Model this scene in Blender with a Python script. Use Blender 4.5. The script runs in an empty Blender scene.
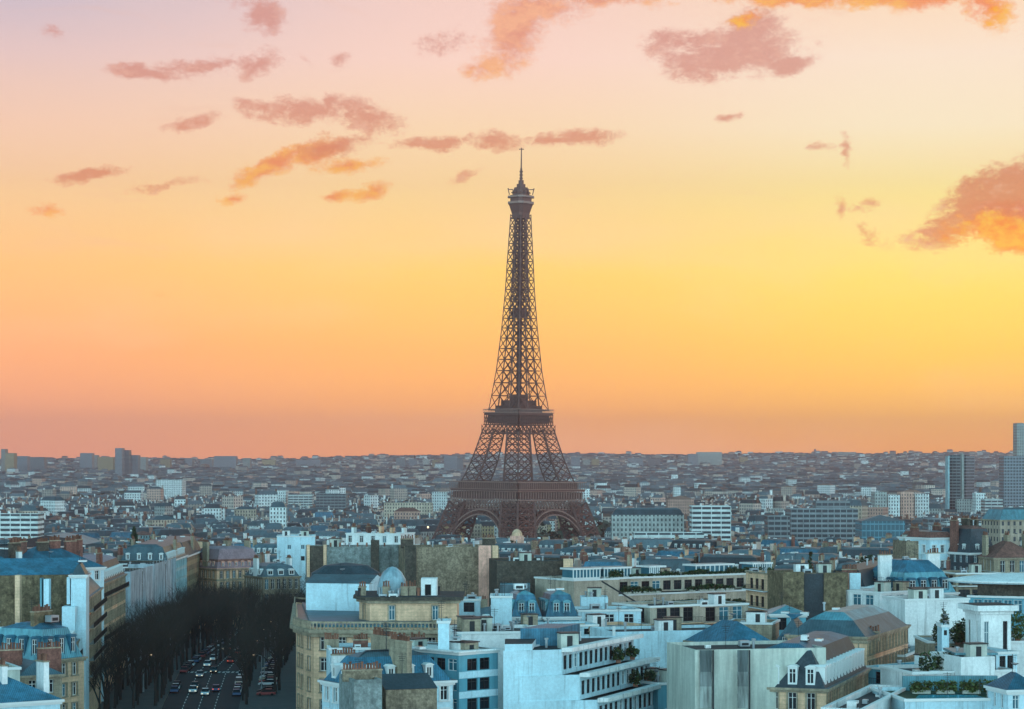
import bpy, math, random
from math import sin, cos, pi, atan2, hypot, radians
import numpy as np
random.seed(7)
S = bpy.context.scene
COL = S.collection
F = 2315.0; CAMZ = 75.0; HY = 462.0

# ------------------------------------------------------------------ camera
cam_d = bpy.data.cameras.new('camera'); cam = bpy.data.objects.new('camera', cam_d); COL.objects.link(cam)
cam.location = (0, 0, CAMZ); cam.rotation_euler = (pi/2, 0, 0)
cam_d.sensor_width = 36; cam_d.lens = F/1024*36; cam_d.shift_y = (HY-354.5)/1024
cam_d.clip_start = 1; cam_d.clip_end = 60000
S.camera = cam
S.view_settings.view_transform = 'Standard'; S.view_settings.look = 'None'
S.view_settings.exposure = 0.0; S.view_settings.gamma = 1.0; S.view_settings.use_curve_mapping = False
S.cycles.max_bounces = 5; S.cycles.diffuse_bounces = 2; S.cycles.glossy_bounces = 2; S.cycles.volume_bounces = 0
S.cycles.transparent_max_bounces = 8; S.cycles.caustics_reflective = False; S.cycles.caustics_refractive = False

# ------------------------------------------------------------------ world: dusk sky by direction
def srgb(r, g, b):
    f = lambda c: (c/255/12.92) if c/255 <= .04045 else ((c/255+.055)/1.055)**2.4
    return (f(r), f(g), f(b), 1)
W = bpy.data.worlds.new('World'); S.world = W; W.use_nodes = True
nt = W.node_tree; nt.nodes.clear()
def N(t, **k):
    n = nt.nodes.new(t)
    for a, v in k.items(): setattr(n, a, v)
    return n
def L(a, b): nt.links.new(a, b)
def mth(op, a, b=None, c=None, clamp=False):
    n = N('ShaderNodeMath', operation=op); n.use_clamp = clamp
    for i, v in enumerate((a, b, c)):
        if v is None: continue
        if isinstance(v, (int, float)): n.inputs[i].default_value = v
        else: L(v, n.inputs[i])
    return n.outputs[0]
def sstep(x, a, b):
    n = N('ShaderNodeMapRange', interpolation_type='SMOOTHSTEP'); L(x, n.inputs[0])
    n.inputs[1].default_value = a; n.inputs[2].default_value = b; return n.outputs[0]
def mixc(f, a, b):
    n = N('ShaderNodeMix', data_type='RGBA')
    if isinstance(f, (int, float)): n.inputs[0].default_value = f
    else: L(f, n.inputs[0])
    for s, v in ((6, a), (7, b)):
        if isinstance(v, tuple): n.inputs[s].default_value = v
        else: L(v, n.inputs[s])
    return n.outputs[2]
tc = N('ShaderNodeTexCoord'); sep = N('ShaderNodeSeparateXYZ'); L(tc.outputs['Generated'], sep.inputs[0])
x, y, z = sep.outputs
r = mth('SQRT', mth('ADD', mth('MULTIPLY', x, x), mth('MULTIPLY', y, y)))
v = mth('DIVIDE', z, mth('MAXIMUM', r, .001))           # tangent of the elevation
az = mth('ARCTAN2', x, y)                               # azimuth from the view direction
def ramp(stops):
    n = N('ShaderNodeValToRGB'); cr = n.color_ramp; cr.interpolation = 'LINEAR'
    fac = sstep  # placeholder
    m = N('ShaderNodeMapRange'); L(v, m.inputs[0]); m.inputs[1].default_value = 0; m.inputs[2].default_value = .21
    L(m.outputs[0], n.inputs[0])
    st = sorted(((HY-py)/F/.21, c) for py, c in stops)
    while len(cr.elements) < len(st): cr.elements.new(.5)
    for e, (p, c) in zip(cr.elements, st): e.position = max(0, min(1, p)); e.color = srgb(*c)
    return n.outputs[0]
left = ramp([(0,(206,190,202)),(60,(232,200,196)),(130,(250,206,178)),(200,(254,206,150)),(270,(252,192,120)),(350,(248,168,106)),(420,(244,158,108)),(458,(240,152,110))])
mid = ramp([(0,(248,210,198)),(60,(254,216,200)),(130,(255,220,180)),(200,(255,216,148)),(270,(255,206,106)),(350,(253,182,92)),(420,(254,168,84)),(458,(252,158,86))])
right = ramp([(0,(255,222,190)),(60,(255,232,208)),(130,(255,236,200)),(200,(255,230,148)),(270,(255,222,104)),(350,(255,200,78)),(420,(255,180,62)),(458,(255,164,66))])
c1 = mixc(sstep(az, -.23, -.01), left, mid); sky = mixc(sstep(az, -.02, .19), c1, right)
# clouds, by direction
cx = N('ShaderNodeCombineXYZ'); L(mth('MULTIPLY', az, F/100), cx.inputs[0]); L(mth('MULTIPLY', v, F/100), cx.inputs[1])
P = cx.outputs[0]
def noise(scale, detail, rough, vec=P, w=0, sc=(1, 1, 1), dist=0):
    mp = N('ShaderNodeMapping'); L(vec, mp.inputs[0]); mp.inputs['Scale'].default_value = sc; mp.inputs['Location'].default_value = (w, w*1.7, w)
    n = N('ShaderNodeTexNoise'); L(mp.outputs[0], n.inputs['Vector']); n.inputs['Scale'].default_value = scale
    n.inputs['Detail'].default_value = detail; n.inputs['Roughness'].default_value = rough; n.inputs['Distortion'].default_value = dist
    return n
nA = noise(1.6, 8, .62, sc=(1, 1.5, 1)); nB = noise(5.0, 6, .65, w=3.1, sc=(1, 1.4, 1))
wob = N('ShaderNodeVectorMath', operation='MULTIPLY_ADD'); L(nA.outputs['Color'], wob.inputs[0]); wob.inputs[1].default_value = (.5, .32, 0)
L(P, wob.inputs[2])
off = N('ShaderNodeVectorMath', operation='SUBTRACT'); L(wob.outputs[0], off.inputs[0]); off.inputs[1].default_value = (.25, .16, 0)
PW = off.outputs[0]
def blob(px, py, rx, ry, ang=0, amp=1.0):
    m = N('ShaderNodeMapping', vector_type='TEXTURE'); L(PW, m.inputs[0])
    m.inputs['Location'].default_value = ((px-512)/100, (HY-py)/100, 0); m.inputs['Rotation'].default_value = (0, 0, radians(ang))
    m.inputs['Scale'].default_value = (rx/100, ry/100, 1)
    l = N('ShaderNodeVectorMath', operation='LENGTH'); L(m.outputs[0], l.inputs[0])
    mr = N('ShaderNodeMapRange'); L(l.outputs['Value'], mr.inputs[0]); mr.inputs[1].default_value = 1.45; mr.inputs[2].default_value = 0
    mr.inputs[3].default_value = 0; mr.inputs[4].default_value = amp; return mr.outputs[0]
nC = noise(13.0, 5, .7, w=6.3, sc=(1, 1.5, 1), dist=.6)
def group(bl, lo, hi, k=1.45):
    f = None
    for b in bl:
        o = blob(*b); f = o if f is None else mth('MAXIMUM', f, o)
    nz = mth('MULTIPLY', mth('SUBTRACT', mth('ADD', mth('ADD', mth('MULTIPLY', nA.outputs[0], .45), mth('MULTIPLY', nB.outputs[0], .35)), mth('MULTIPLY', nC.outputs[0], .2)), .5), k*2)
    gate = sstep(f, .02, .2)
    return mth('MULTIPLY', sstep(mth('ADD', f, nz), lo, hi), gate)
mauve = group([(725,55,80,26,2),(745,38,42,22,20),(790,66,22,12,0),(680,46,34,14,-12,.8),
    (262,20,26,19,-20),(235,8,30,10,0,.6),(150,80,40,7,-4,.8),(143,79,14,10,0),(205,70,52,9,8,.8),(255,66,30,12,8,.8),
    (190,127,36,8,10,.9),(310,112,60,12,-4,.9),(362,118,42,15,-12),(330,106,18,12,40,.8),(340,145,50,13,10,.7),(440,143,50,8,4,.85),(490,140,34,9,-4,.95),(582,137,38,10,6,1),(562,141,28,6,0,.9),
    (340,60,16,9,40,.5),(303,63,12,8,0,.5),(62,42,12,9,-30,.5),(95,181,40,6,8,.85),(728,119,22,5,12,.7),(845,150,7,20,0,.55),(838,210,9,12,0,.6),(868,205,18,8,20,.5),
    (0,132,10,14,0,.7),(450,40,30,14,30,.6),(165,190,50,6,8,.4),(462,180,26,6,25,.4),(870,235,12,8,-40,.45),(818,150,16,5,0,.5),
    (1010,200,60,34,25,1.1),(960,222,62,20,20,1.0),(925,236,30,7,5,.8)], .14, .70)
orang = group([(515,30,52,30,50,1.0),(540,8,55,20,0,.9),(600,2,80,9,0,.7),(490,60,26,16,30,.7),(800,0,90,10,0,1),(900,3,110,12,0,1),(975,14,36,22,-40,1),
    (272,166,46,13,20,1.05),(318,152,32,13,18,1.0),(350,168,40,9,5,.75),(234,200,18,7,5,.8),(340,199,22,7,8,.75),(374,194,22,8,25,.8),(54,215,22,9,0,.7),(163,295,16,4,0,.35),
    (1000,226,60,20,8,.95),(1010,243,50,12,-4,1.1)], .16, .76)
mcol = mixc(sstep(v, (HY-200)/F, (HY-30)/F), srgb(222,134,98), srgb(212,142,128))
mcol = mixc(mth('MULTIPLY', sstep(az, .13, .2), sstep(v, (HY-120)/F, (HY-180)/F)), mcol, srgb(216,118,88))
mcol = mixc(mth('MULTIPLY', sstep(nB.outputs[0], .5, .72), .55), mcol, srgb(238,182,158))
ocol = mixc(sstep(nB.outputs[0], .35, .65), srgb(238,136,88), srgb(252,178,84))
ocol = mixc(mth('MULTIPLY', sstep(v, (HY-110)/F, (HY-40)/F), sstep(az, .09, .03)), ocol, mixc(sstep(nB.outputs[0], .35, .65), srgb(226,146,122), srgb(246,176,136)))
ocol = mixc(sstep(az, .08, .2), ocol, mixc(sstep(nA.outputs[0], .4, .62), srgb(244,140,92), srgb(255,190,84)))
nV = noise(.8, 4, .5, w=9, sc=(.35, 1.2, 1))
sky = mixc(mth('MULTIPLY', sstep(nV.outputs[0], .45, .8), .22), sky, srgb(255,214,186))
nW = noise(1.1, 9, .7, w=17, sc=(.5, 2.4, 1), dist=.8)
sky = mixc(mth('MULTIPLY', mth('MULTIPLY', sstep(nW.outputs[0], .55, .78), sstep(v, .03, .12)), .28), sky, srgb(236,186,160))
sky = mixc(mth('MULTIPLY', orang, .9), sky, ocol)
sky = mixc(mth('MULTIPLY', mauve, .78), sky, mcol)
under = group([(1005,238,70,17,-6,1.25),(985,232,50,9,2,.9),(745,22,26,8,10,.7),(985,22,22,16,-40,.8)], .2, .8)
sky = mixc(mth('MULTIPLY', under, .85), sky, mixc(sstep(nB.outputs[0], .35, .65), srgb(252,140,52), srgb(255,190,60)))
# the glow band fills the south-west; the rest of the dome is the blue-green dusk sky
vneg = sstep(v, -.02, 0)
dome = mixc(sstep(v, .05, 1.0), mixc(sstep(mth('COSINE', az), .3, -.9), (.10, .25, .31, 1), (1.75, 3.0, 3.45, 1)), (.09, .40, .56, 1))
front = mth('MULTIPLY', sstep(mth('ABSOLUTE', mth('SUBTRACT', az, .15)), 1.0, .38), sstep(v, .6, .23))
sky = mixc(front, dome, sky)
bg = N('ShaderNodeBackground'); L(sky, bg.inputs[0]); mr_ = N('ShaderNodeMapRange'); L(v, mr_.inputs[0]); mr_.inputs[1].default_value = 0; mr_.inputs[2].default_value = .12; mr_.inputs[3].default_value = 1.75; mr_.inputs[4].default_value = 1.04; L(mr_.outputs[0], bg.inputs[1])
out = N('ShaderNodeOutputWorld'); L(bg.outputs[0], out.inputs[0])
# ------------------------------------------------------------------ sun, nearly set, to the right
sd = bpy.data.lights.new('sun', 'SUN'); sun = bpy.data.objects.new('sun', sd); COL.objects.link(sun)
sd.energy = 0.6; sd.angle = radians(2.0); sd.color = (1, .46, .30)
saz, sel = radians(88), radians(4.5)
import mathutils
sun.rotation_euler = mathutils.Vector((sin(saz)*cos(sel), cos(saz)*cos(sel), sin(sel))).to_track_quat('Z', 'Y').to_euler()

# ------------------------------------------------------------------ materials
def newmat(name):
    m = bpy.data.materials.new(name); m.use_nodes = True
    return m, m.node_tree.nodes, m.node_tree.links, m.node_tree.nodes['Principled BSDF']
def surf(name, c, rough=.8, metal=0, var=.25, streak=.0, scale=.25, windows=None, island=0, runs=0, speck=0, seams=0, rubble=0, spec=.3, objvar=0, courses=0):
    m, n, l, b = newmat(name)
    b.inputs['Roughness'].default_value = rough; b.inputs['Metallic'].default_value = metal
    b.inputs['Specular IOR Level'].default_value = spec
    tcn = n.new('ShaderNodeTexCoord')
    def nz(scale, det, sc=(1, 1, 1)):
        mp = n.new('ShaderNodeMapping'); l.new(tcn.outputs['Object'], mp.inputs[0]); mp.inputs['Scale'].default_value = sc
        t = n.new('ShaderNodeTexNoise'); l.new(mp.outputs[0], t.inputs['Vector']); t.inputs['Scale'].default_value = scale; t.inputs['Detail'].default_value = det
        t.inputs['Roughness'].default_value = .65; return t.outputs[0]
    def rng(x, a, b_, c_, d):
        q = n.new('ShaderNodeMapRange'); l.new(x, q.inputs[0])
        for i, vv in enumerate((a, b_, c_, d)): q.inputs[i+1].default_value = vv
        return q.outputs[0]
    def mul(a, b_):
        q = n.new('ShaderNodeMath'); q.operation = 'MULTIPLY'; l.new(a, q.inputs[0])
        if isinstance(b_, float): q.inputs[1].default_value = b_
        else: l.new(b_, q.inputs[1])
        return q.outputs[0]
    f = rng(nz(scale, 5), .3, .7, 1-var, 1+var)
    if streak: f = mul(f, rng(nz(.9, 4, (1, 1, .09)), .42, .68, 1+streak*.3, 1-streak))
    if runs: f = mul(f, rng(nz(1.5, 4, (1, 1, .05)), .56, .72, 1, 1-runs)); f = mul(f, rng(nz(.12, 3), .35, .65, 1-runs*.35, 1.05))
    if rubble:
        f = mul(f, rng(nz(1.1, 5), .3, .72, 1-rubble, 1+rubble))
    if speck: f = mul(f, rng(nz(2.6, 3), .35, .7, 1-speck, 1+speck))
    if seams:
        wv = n.new('ShaderNodeTexWave'); l.new(tcn.outputs['Object'], wv.inputs['Vector']); wv.inputs['Scale'].default_value = seams; wv.bands_direction = 'X'
        f = mul(f, rng(wv.outputs['Fac'], .0, .25, .5, 1.))
    if courses:
        wv = n.new('ShaderNodeTexWave'); l.new(tcn.outputs['Object'], wv.inputs['Vector']); wv.inputs['Scale'].default_value = .52; wv.bands_direction = 'Z'; wv.inputs['Distortion'].default_value = .6
        f = mul(f, rng(wv.outputs['Fac'], .0, .3, 1-courses*2, 1.))
    if island:
        g = n.new('ShaderNodeNewGeometry'); f = mul(f, rng(g.outputs['Random Per Island'], 0, 1, 1-island, 1+island))
    if objvar:
        g = n.new('ShaderNodeObjectInfo'); f = mul(f, rng(g.outputs['Random'], 0, 1, 1-objvar, 1+objvar))
    mx = n.new('ShaderNodeMix'); mx.data_type = 'RGBA'; mx.blend_type = 'MULTIPLY'; mx.inputs[0].default_value = 1
    mx.inputs[6].default_value = (*c, 1); l.new(f, mx.inputs[7]); colr = mx.outputs[2]
    if windows:
        uv = n.new('ShaderNodeUVMap'); sp = n.new('ShaderNodeSeparateXYZ'); l.new(uv.outputs[0], sp.inputs[0])
        def fr(o, per, a, b_):
            d = n.new('ShaderNodeMath'); d.operation = 'DIVIDE'; l.new(o, d.inputs[0]); d.inputs[1].default_value = per
            q = n.new('ShaderNodeMath'); q.operation = 'FRACT'; l.new(d.outputs[0], q.inputs[0])
            q1 = n.new('ShaderNodeMath'); q1.operation = 'GREATER_THAN'; l.new(q.outputs[0], q1.inputs[0]); q1.inputs[1].default_value = a
            q2 = n.new('ShaderNodeMath'); q2.operation = 'LESS_THAN'; l.new(q.outputs[0], q2.inputs[0]); q2.inputs[1].default_value = b_
            return mul(q1.outputs[0], q2.outputs[0])
        pu, a1, a2, pv, b1, b2, wc = windows
        k = mul(fr(sp.outputs[0], pu, a1, a2), fr(sp.outputs[1], pv, b1, b2))
        mw = n.new('ShaderNodeMix'); mw.data_type = 'RGBA'; l.new(k, mw.inputs[0]); l.new(colr, mw.inputs[6]); mw.inputs[7].default_value = (*wc, 1); colr = mw.outputs[2]
        l.new(rng(k, 0, 1, rough, .25), b.inputs['Roughness'])
    l.new(colr, b.inputs['Base Color'])
    return m
M = {}
M['cream'] = surf('cream_stone', (.74,.46,.29), streak=.2, courses=.06, var=.25, speck=.12)
M['greige'] = surf('greige_render', (.44,.36,.28), streak=.25, var=.25, speck=.12)
M['stone'] = surf('grey_limestone', (.34,.27,.19), courses=.06, streak=.35, var=.3, speck=.2)
M['white'] = surf('white_render', (.80,.80,.78), streak=.06, runs=.45, var=.09, speck=.09)
M['bluewhite'] = surf('pale_blue_render', (.56,.74,.80), streak=.05, runs=.4, var=.08, speck=.09)
M['cyan'] = surf('cyan_panel', (.12,.34,.42), streak=.2, var=.12)
M['concrete'] = surf('pale_concrete', (.52,.53,.46), streak=.28, var=.12, speck=.06)
M['concrete_dark'] = surf('stained_concrete', (.12,.14,.14), streak=.6, var=.3)
M['stain_mid'] = surf('stained_concrete_mid', (.24,.26,.25), streak=.7, var=.3)
M['stain_pale'] = surf('stained_concrete_pale', (.38,.40,.37), streak=.7, var=.3)
M['rubble'] = surf('olive_rubble_masonry', (.18,.13,.075), rubble=.6, speck=.35, streak=.3)
M['rubble_teal'] = surf('teal_grey_rubble_masonry', (.22,.25,.24), rubble=.4, speck=.25, streak=.3)
M['rubble_brown'] = surf('brown_rubble_masonry', (.25,.19,.13), rubble=.45, speck=.35, streak=.3)
M['dark_masonry'] = surf('dark_brown_masonry', (.075,.062,.048), rubble=.5, speck=.35)
M['pink'] = surf('pink_plaster', (.70,.36,.27), rubble=.25, streak=.2)
M['brick'] = surf('red_brick', (.20,.085,.065), speck=.35, streak=.4)
M['sheet'] = surf('scaffold_sheeting', (.33,.40,.44), streak=.5, var=.25, speck=.08)
M['zinc'] = surf('zinc_roofing', (.075,.12,.14), rough=.42, metal=.3, var=.3, streak=.25, seams=1.3, objvar=.3)
M['bluezinc'] = surf('blue_zinc_roofing', (.035,.135,.20), rough=.45, metal=.15, var=.4, streak=.35, seams=1.3, speck=.15, objvar=.35)
M['cyanzinc'] = surf('pale_cyan_zinc', (.11,.28,.33), rough=.4, metal=.15, var=.35, streak=.3, seams=1.3, objvar=.3)
M['domezinc'] = surf('pale_dome_zinc', (.30,.42,.47), rough=.4, metal=.2, var=.3, streak=.3, seams=1.3)
M['slate'] = surf('dark_slate', (.032,.045,.055), rough=.5, var=.35, speck=.3, objvar=.3)
M['mauve'] = surf('mauve_slate', (.26,.18,.20), rough=.6, var=.3, speck=.2)
M['gravel'] = surf('dark_flat_roof', (.028,.034,.038), var=.35, speck=.35)
M['paleflat'] = surf('pale_flat_roof', (.22,.25,.25), var=.25, speck=.15)
M['dark'] = surf('dark_metal', (.02,.022,.025), rough=.5)
M['black'] = surf('black_void', (.008,.009,.01), rough=.9)
M['pot'] = surf('terracotta', (.20,.085,.055), var=.3, objvar=.4)
M['frame'] = surf('white_frame', (.72,.72,.70), var=.05)
M['glass'] = surf('dark_glass', (.008,.012,.016), rough=.25, var=.1, spec=.22, objvar=.5)
M['glassblue'] = surf('blue_glass', (.04,.15,.20), rough=.2, var=.3, spec=.35)
M['asphalt'] = surf('asphalt', (.015,.018,.021), var=.3, speck=.1)
M['paving'] = surf('pavement_slabs', (.06,.06,.058), var=.25)
M['paint'] = surf('road_paint', (.6,.6,.58), var=.15)
M['leaf'] = surf('evergreen_foliage', (.035,.06,.025), var=.5, speck=.5, rough=.7)
M['leafl'] = surf('light_foliage', (.09,.12,.035), var=.5, speck=.5, rough=.7)
M['twig'] = surf('bare_twigs', (.034,.030,.024), var=.3)
M['bark'] = surf('bark', (.028,.026,.023), var=.3)
M['water'] = surf('pool_water', (.05,.42,.55), rough=.08, spec=.6, var=.1)
M['tank'] = surf('grey_metal', (.35,.38,.40), metal=.4, rough=.4)
M['iron'] = surf('painted_iron', (.125,.052,.042), rough=.55, var=.15)
M['iron2'] = surf('painted_iron_pale', (.26,.145,.12), rough=.55, var=.15)
WD = (.03,.04,.05)
def wmat(key, name, c, w, **k): M[key] = surf(name, c, windows=w, **k)
HW = (2.5, .30, .68, 3.1, .22, .78, WD)
wmat('w_cream', 'cream_facade', (.48,.38,.29), HW, streak=.3, objvar=.2)
wmat('w_white', 'white_facade', (.66,.68,.66), HW, streak=.2, objvar=.15)
wmat('w_grey', 'grey_facade', (.32,.33,.31), HW, streak=.3, objvar=.25)
wmat('w_teal', 'teal_grey_facade', (.28,.42,.44), HW, streak=.3, objvar=.2)
wmat('w_tan', 'tan_facade', (.40,.29,.17), HW, streak=.3, objvar=.2)
wmat('w_pink', 'pink_facade', (.55,.32,.25), HW, streak=.2, objvar=.2)
wmat('w_band', 'banded_facade', (.58,.60,.58), (6.0, .04, .96, 3.0, .25, .75, WD), objvar=.2)
wmat('w_bandd', 'dark_banded_facade', (.22,.24,.25), (4.0, .06, .94, 3.2, .22, .8, WD), objvar=.2)
wmat('w_grid', 'grid_facade', (.25,.28,.31), (3.0, .15, .85, 3.2, .2, .82, (.05,.06,.07)), objvar=.1)
wmat('far_wall', 'far_facades', (.46,.37,.31), (3.4, .25, .7, 3.4, .2, .75, (.06,.08,.1)), island=.55)
wmat('far_wallb', 'far_pale_facades', (.68,.70,.68), (3.4, .25, .7, 3.4, .2, .75, (.10,.12,.14)), island=.25)
wmat('far_wallc', 'far_rosy_facades', (.52,.33,.26), (3.4, .25, .7, 3.4, .2, .75, (.08,.08,.1)), island=.4)  # rosy tone also puts warm-lit bits into the far wall colour
wmat('w_glass', 'glass_hall', (.10,.24,.30), (2.2, .08, .92, 3.5, .1, .9, (.04,.11,.14)))
M['far_roof'] = surf('far_zinc_roofs', (.065,.088,.10), rough=.5, island=.7)
M['far_roofb'] = surf('far_tile_roofs', (.22,.11,.08), rough=.8, island=.5)
M['far_tree'] = surf('far_trees', (.05,.055,.035), island=.5, speck=.3)

# ------------------------------------------------------------------ mesh builder
class MB:
    def __init__(s): s.v = []; s.f = []; s.m = []; s.uv = []; s.mats = []
    def mi(s, m):
        m = M[m] if isinstance(m, str) else m
        if m not in s.mats: s.mats.append(m)
        return s.mats.index(m)
    def face(s, pts, m, uv=None):
        i = len(s.v); s.v += pts; s.f.append(tuple(range(i, i+len(pts)))); s.m.append(s.mi(m)); s.uv.append(uv)
    def box(s, x0, x1, y0, y1, z0, z1, m, rot=0, c=None, nobot=False):
        if c is None: c = ((x0+x1)/2, (y0+y1)/2)
        P = []
        for z in (z0, z1):
            for (x, y) in ((x0, y0), (x1, y0), (x1, y1), (x0, y1)):
                if rot:
                    dx, dy = x-c[0], y-c[1]; x, y = c[0]+dx*cos(rot)-dy*sin(rot), c[1]+dx*sin(rot)+dy*cos(rot)
                P.append((x, y, z))
        i = len(s.v); s.v += P; k = s.mi(m)
        fs = [(0,1,5,4),(1,2,6,5),(2,3,7,6),(3,0,4,7),(4,5,6,7)] + ([] if nobot else [(3,2,1,0)])
        for f in fs: s.f.append(tuple(i+a for a in f)); s.m.append(k); s.uv.append(None)
    def prism(s, poly, z0, z1, m, top=None, bot=False, uvs=True):
        n = len(poly); i = len(s.v); k = s.mi(m)
        s.v += [(p[0], p[1], z0) for p in poly]+[(p[0], p[1], z1) for p in poly]
        u = 0
        for a in range(n):
            b = (a+1) % n; d = hypot(poly[b][0]-poly[a][0], poly[b][1]-poly[a][1])
            s.f.append((i+a, i+b, i+n+b, i+n+a)); s.m.append(k); s.uv.append([(u, z0), (u+d, z0), (u+d, z1), (u, z1)]); u += d
        if top: s.f.append(tuple(range(i+n, i+2*n))); s.m.append(s.mi(top)); s.uv.append(None)
        if bot: s.f.append(tuple(range(i+n-1, i-1, -1))); s.m.append(k); s.uv.append(None)
    def loft(s, pa, za, pb, zb, m):
        n = len(pa); i = len(s.v); k = s.mi(m)
        s.v += [(p[0], p[1], za) for p in pa]+[(p[0], p[1], zb) for p in pb]
        for a in range(n):
            b = (a+1) % n; s.f.append((i+a, i+b, i+n+b, i+n+a)); s.m.append(k); s.uv.append(None)
    def cap(s, p, z, m): s.face([(q[0], q[1], z) for q in p], m)
    def tube(s, a, b, r0, r1, m, n=4):
        a = mathutils.Vector(a); b = mathutils.Vector(b); d = b-a
        if d.length < 1e-6: return
        d.normalize(); u = d.cross(mathutils.Vector((0, 0, 1)))
        if u.length < 1e-3: u = mathutils.Vector((1, 0, 0))
        u.normalize(); w = d.cross(u); i = len(s.v); k = s.mi(m)
        for c, rr in ((a, r0), (b, r1)):
            for j in range(n):
                t = 2*pi*(j+.5)/n; s.v.append(tuple(c+u*(cos(t)*rr)+w*(sin(t)*rr)))
        for j in range(n):
            q = (j+1) % n; s.f.append((i+j, i+n+j, i+n+q, i+q)); s.m.append(k); s.uv.append(None)
        s.f.append(tuple(i+j for j in range(n))); s.m.append(k); s.uv.append(None)
        s.f.append(tuple(i+n+j for j in range(n-1, -1, -1))); s.m.append(k); s.uv.append(None)
    def lathe(s, cx, cy, prof, m, n=16, sy=1.0, smooth=False):
        i = len(s.v); k = s.mi(m)
        for (rr, z) in prof:
            for j in range(n): t = 2*pi*j/n; s.v.append((cx+cos(t)*rr, cy+sin(t)*rr*sy, z))
        for a in range(len(prof)-1):
            for j in range(n):
                q = (j+1) % n; s.f.append((i+a*n+j, i+a*n+q, i+(a+1)*n+q, i+(a+1)*n+j)); s.m.append(k); s.uv.append(None)
        s.f.append(tuple(i+(len(prof)-1)*n+j for j in range(n))); s.m.append(k); s.uv.append(None)
    def mesh(s, name, org=(0, 0, 0)):
        me = bpy.data.meshes.new(name)
        V = [(a-org[0], b-org[1], c-org[2]) for a, b, c in s.v] if org != (0, 0, 0) else s.v
        me.from_pydata(V, [], s.f)
        for m in s.mats: me.materials.append(m)
        me.polygons.foreach_set('material_index', s.m)
        if any(u for u in s.uv):
            l = me.uv_layers.new(name='UVMap'); a = np.zeros((len(me.loops), 2), dtype=np.float32); i = 0
            for f, u in zip(s.f, s.uv):
                if u: a[i:i+len(f)] = u
                i += len(f)
            l.data.foreach_set('uv', a.ravel())
        me.update(); return me
    def obj(s, name, parent=None, org=None):
        """world-space geometry -> one mesh object, local to its parent's location"""
        if not s.f: return None
        if parent is not None: o_ = tuple(parent['_org'])
        else: o_ = org or (0, 0, 0)
        o = bpy.data.objects.new(name, s.mesh(name, o_)); COL.objects.link(o)
        if parent is not None:
            o.parent = parent; gp = parent.parent
            if parent.type != 'EMPTY': o['_org'] = o_
        else: o.location = o_
        o['_org'] = o_
        return o
def root(name, label, cat, loc, group=None):
    o = bpy.data.objects.new(name, None); COL.objects.link(o); o.location = loc; o.empty_display_size = 1
    o['label'] = label; o['category'] = cat; o['_org'] = tuple(float(a) for a in loc)
    if group: o['group'] = group
    return o
def tag(o, label, cat=None, group=None, kind=None):
    o['label'] = label
    if cat: o['category'] = cat
    if group: o['group'] = group
    if kind: o['kind'] = kind
    return o
def W3(px, py, Y): return ((px-512)/F*Y, Y, CAMZ-(py-HY)/F*Y)
def X_(px, Y): return (px-512)/F*Y
def Z_(py, Y): return CAMZ-(py-HY)/F*Y
def smooth(o):
    o.data.polygons.foreach_set('use_smooth', [True]*len(o.data.polygons)); return o
def inset(poly, d):
    n = len(poly); out = []
    for i in range(n):
        a, b, c = poly[i-1], poly[i], poly[(i+1) % n]
        def nrm(p, q):
            dx, dy = q[0]-p[0], q[1]-p[1]; l = hypot(dx, dy) or 1; return (-dy/l, dx/l)
        n1, n2 = nrm(a, b), nrm(b, c); bx, by = n1[0]+n2[0], n1[1]+n2[1]; l2 = bx*bx+by*by
        k = 2*d/max(l2, .4); out.append((b[0]+bx*k, b[1]+by*k))
    return out

# ------------------------------------------------------------------ terrain
def lerp(pts, x):
    if x <= pts[0][0]: return pts[0][1]
    for (a, b), (c, d) in zip(pts, pts[1:]):
        if x <= c: t = (x-a)/(c-a); t = t*t*(3-2*t) if c > 700 else t; return b+(d-b)*t
    return pts[-1][1]
def ground(x, y):
    g = lerp([(0, 24), (560, 24), (800, 20), (1000, 15), (1250, 7), (1500, 0), (3800, 0), (5200, 8), (7200, 31), (9300, 67), (9900, 71), (11500, 60), (16000, 55)], y)
    if y > 3800:
        a = x/y; s = min(1, (y-3800)/4000)
        g *= 1+s*(.08*sin(a*9+1.2)+.14*sstepf(a, -.05, .13)-.10*sstepf(-a, .02, .1)+.05*sin(a*31+2)*(y/9000)+.03*sin(a*70)*(y/9000))
    return g
def sstepf(x, a, b):
    t = max(0, min(1, (x-a)/(b-a))); return t*t*(3-2*t)
# ------------------------------------------------------------------ the iron lattice tower
TX, TY = X_(517, 1750), 1750.0
SC = F/1750
tw = root('lattice_tower', 'tall brown iron lattice tower with three platforms rising above the city rooftops', 'tower', (TX, TY, 0))
tw.rotation_euler = (0, radians(.62), 0)
PROF = [(0, 73), (22.7, 60.5), (40, 54.2), (48, 50), (62, 41.4), (77, 34.6), (96, 28), (106, 24.6), (117, 22), (144, 17.2), (174.6, 13.6), (203, 11.1), (225, 9.9), (257, 7.9), (265, 7.6)]
SIDE = [(0, 21), (22.7, 18.6), (48, 16.5), (62, 15.2), (77, 14), (96, 12), (106, 11), (117, 9.3), (144, 7.6), (174.6, 6.6), (203, 6.4), (225, 6.2), (257, 5.2), (265, 5)]
def li(p, z):
    for (a, b), (c, d) in zip(p, p[1:]):
        if z <= c: return b+(d-b)*(z-a)/(c-a)
    return p[-1][1]
def pd(z): return li(PROF, z)/math.sqrt(2)      # half side
def ps(z): return min(li(SIDE, z), pd(z)*.98)
def rot45(p): return ((p[0]-p[1])*.7071, (p[0]+p[1])*.7071, p[2])
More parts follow.
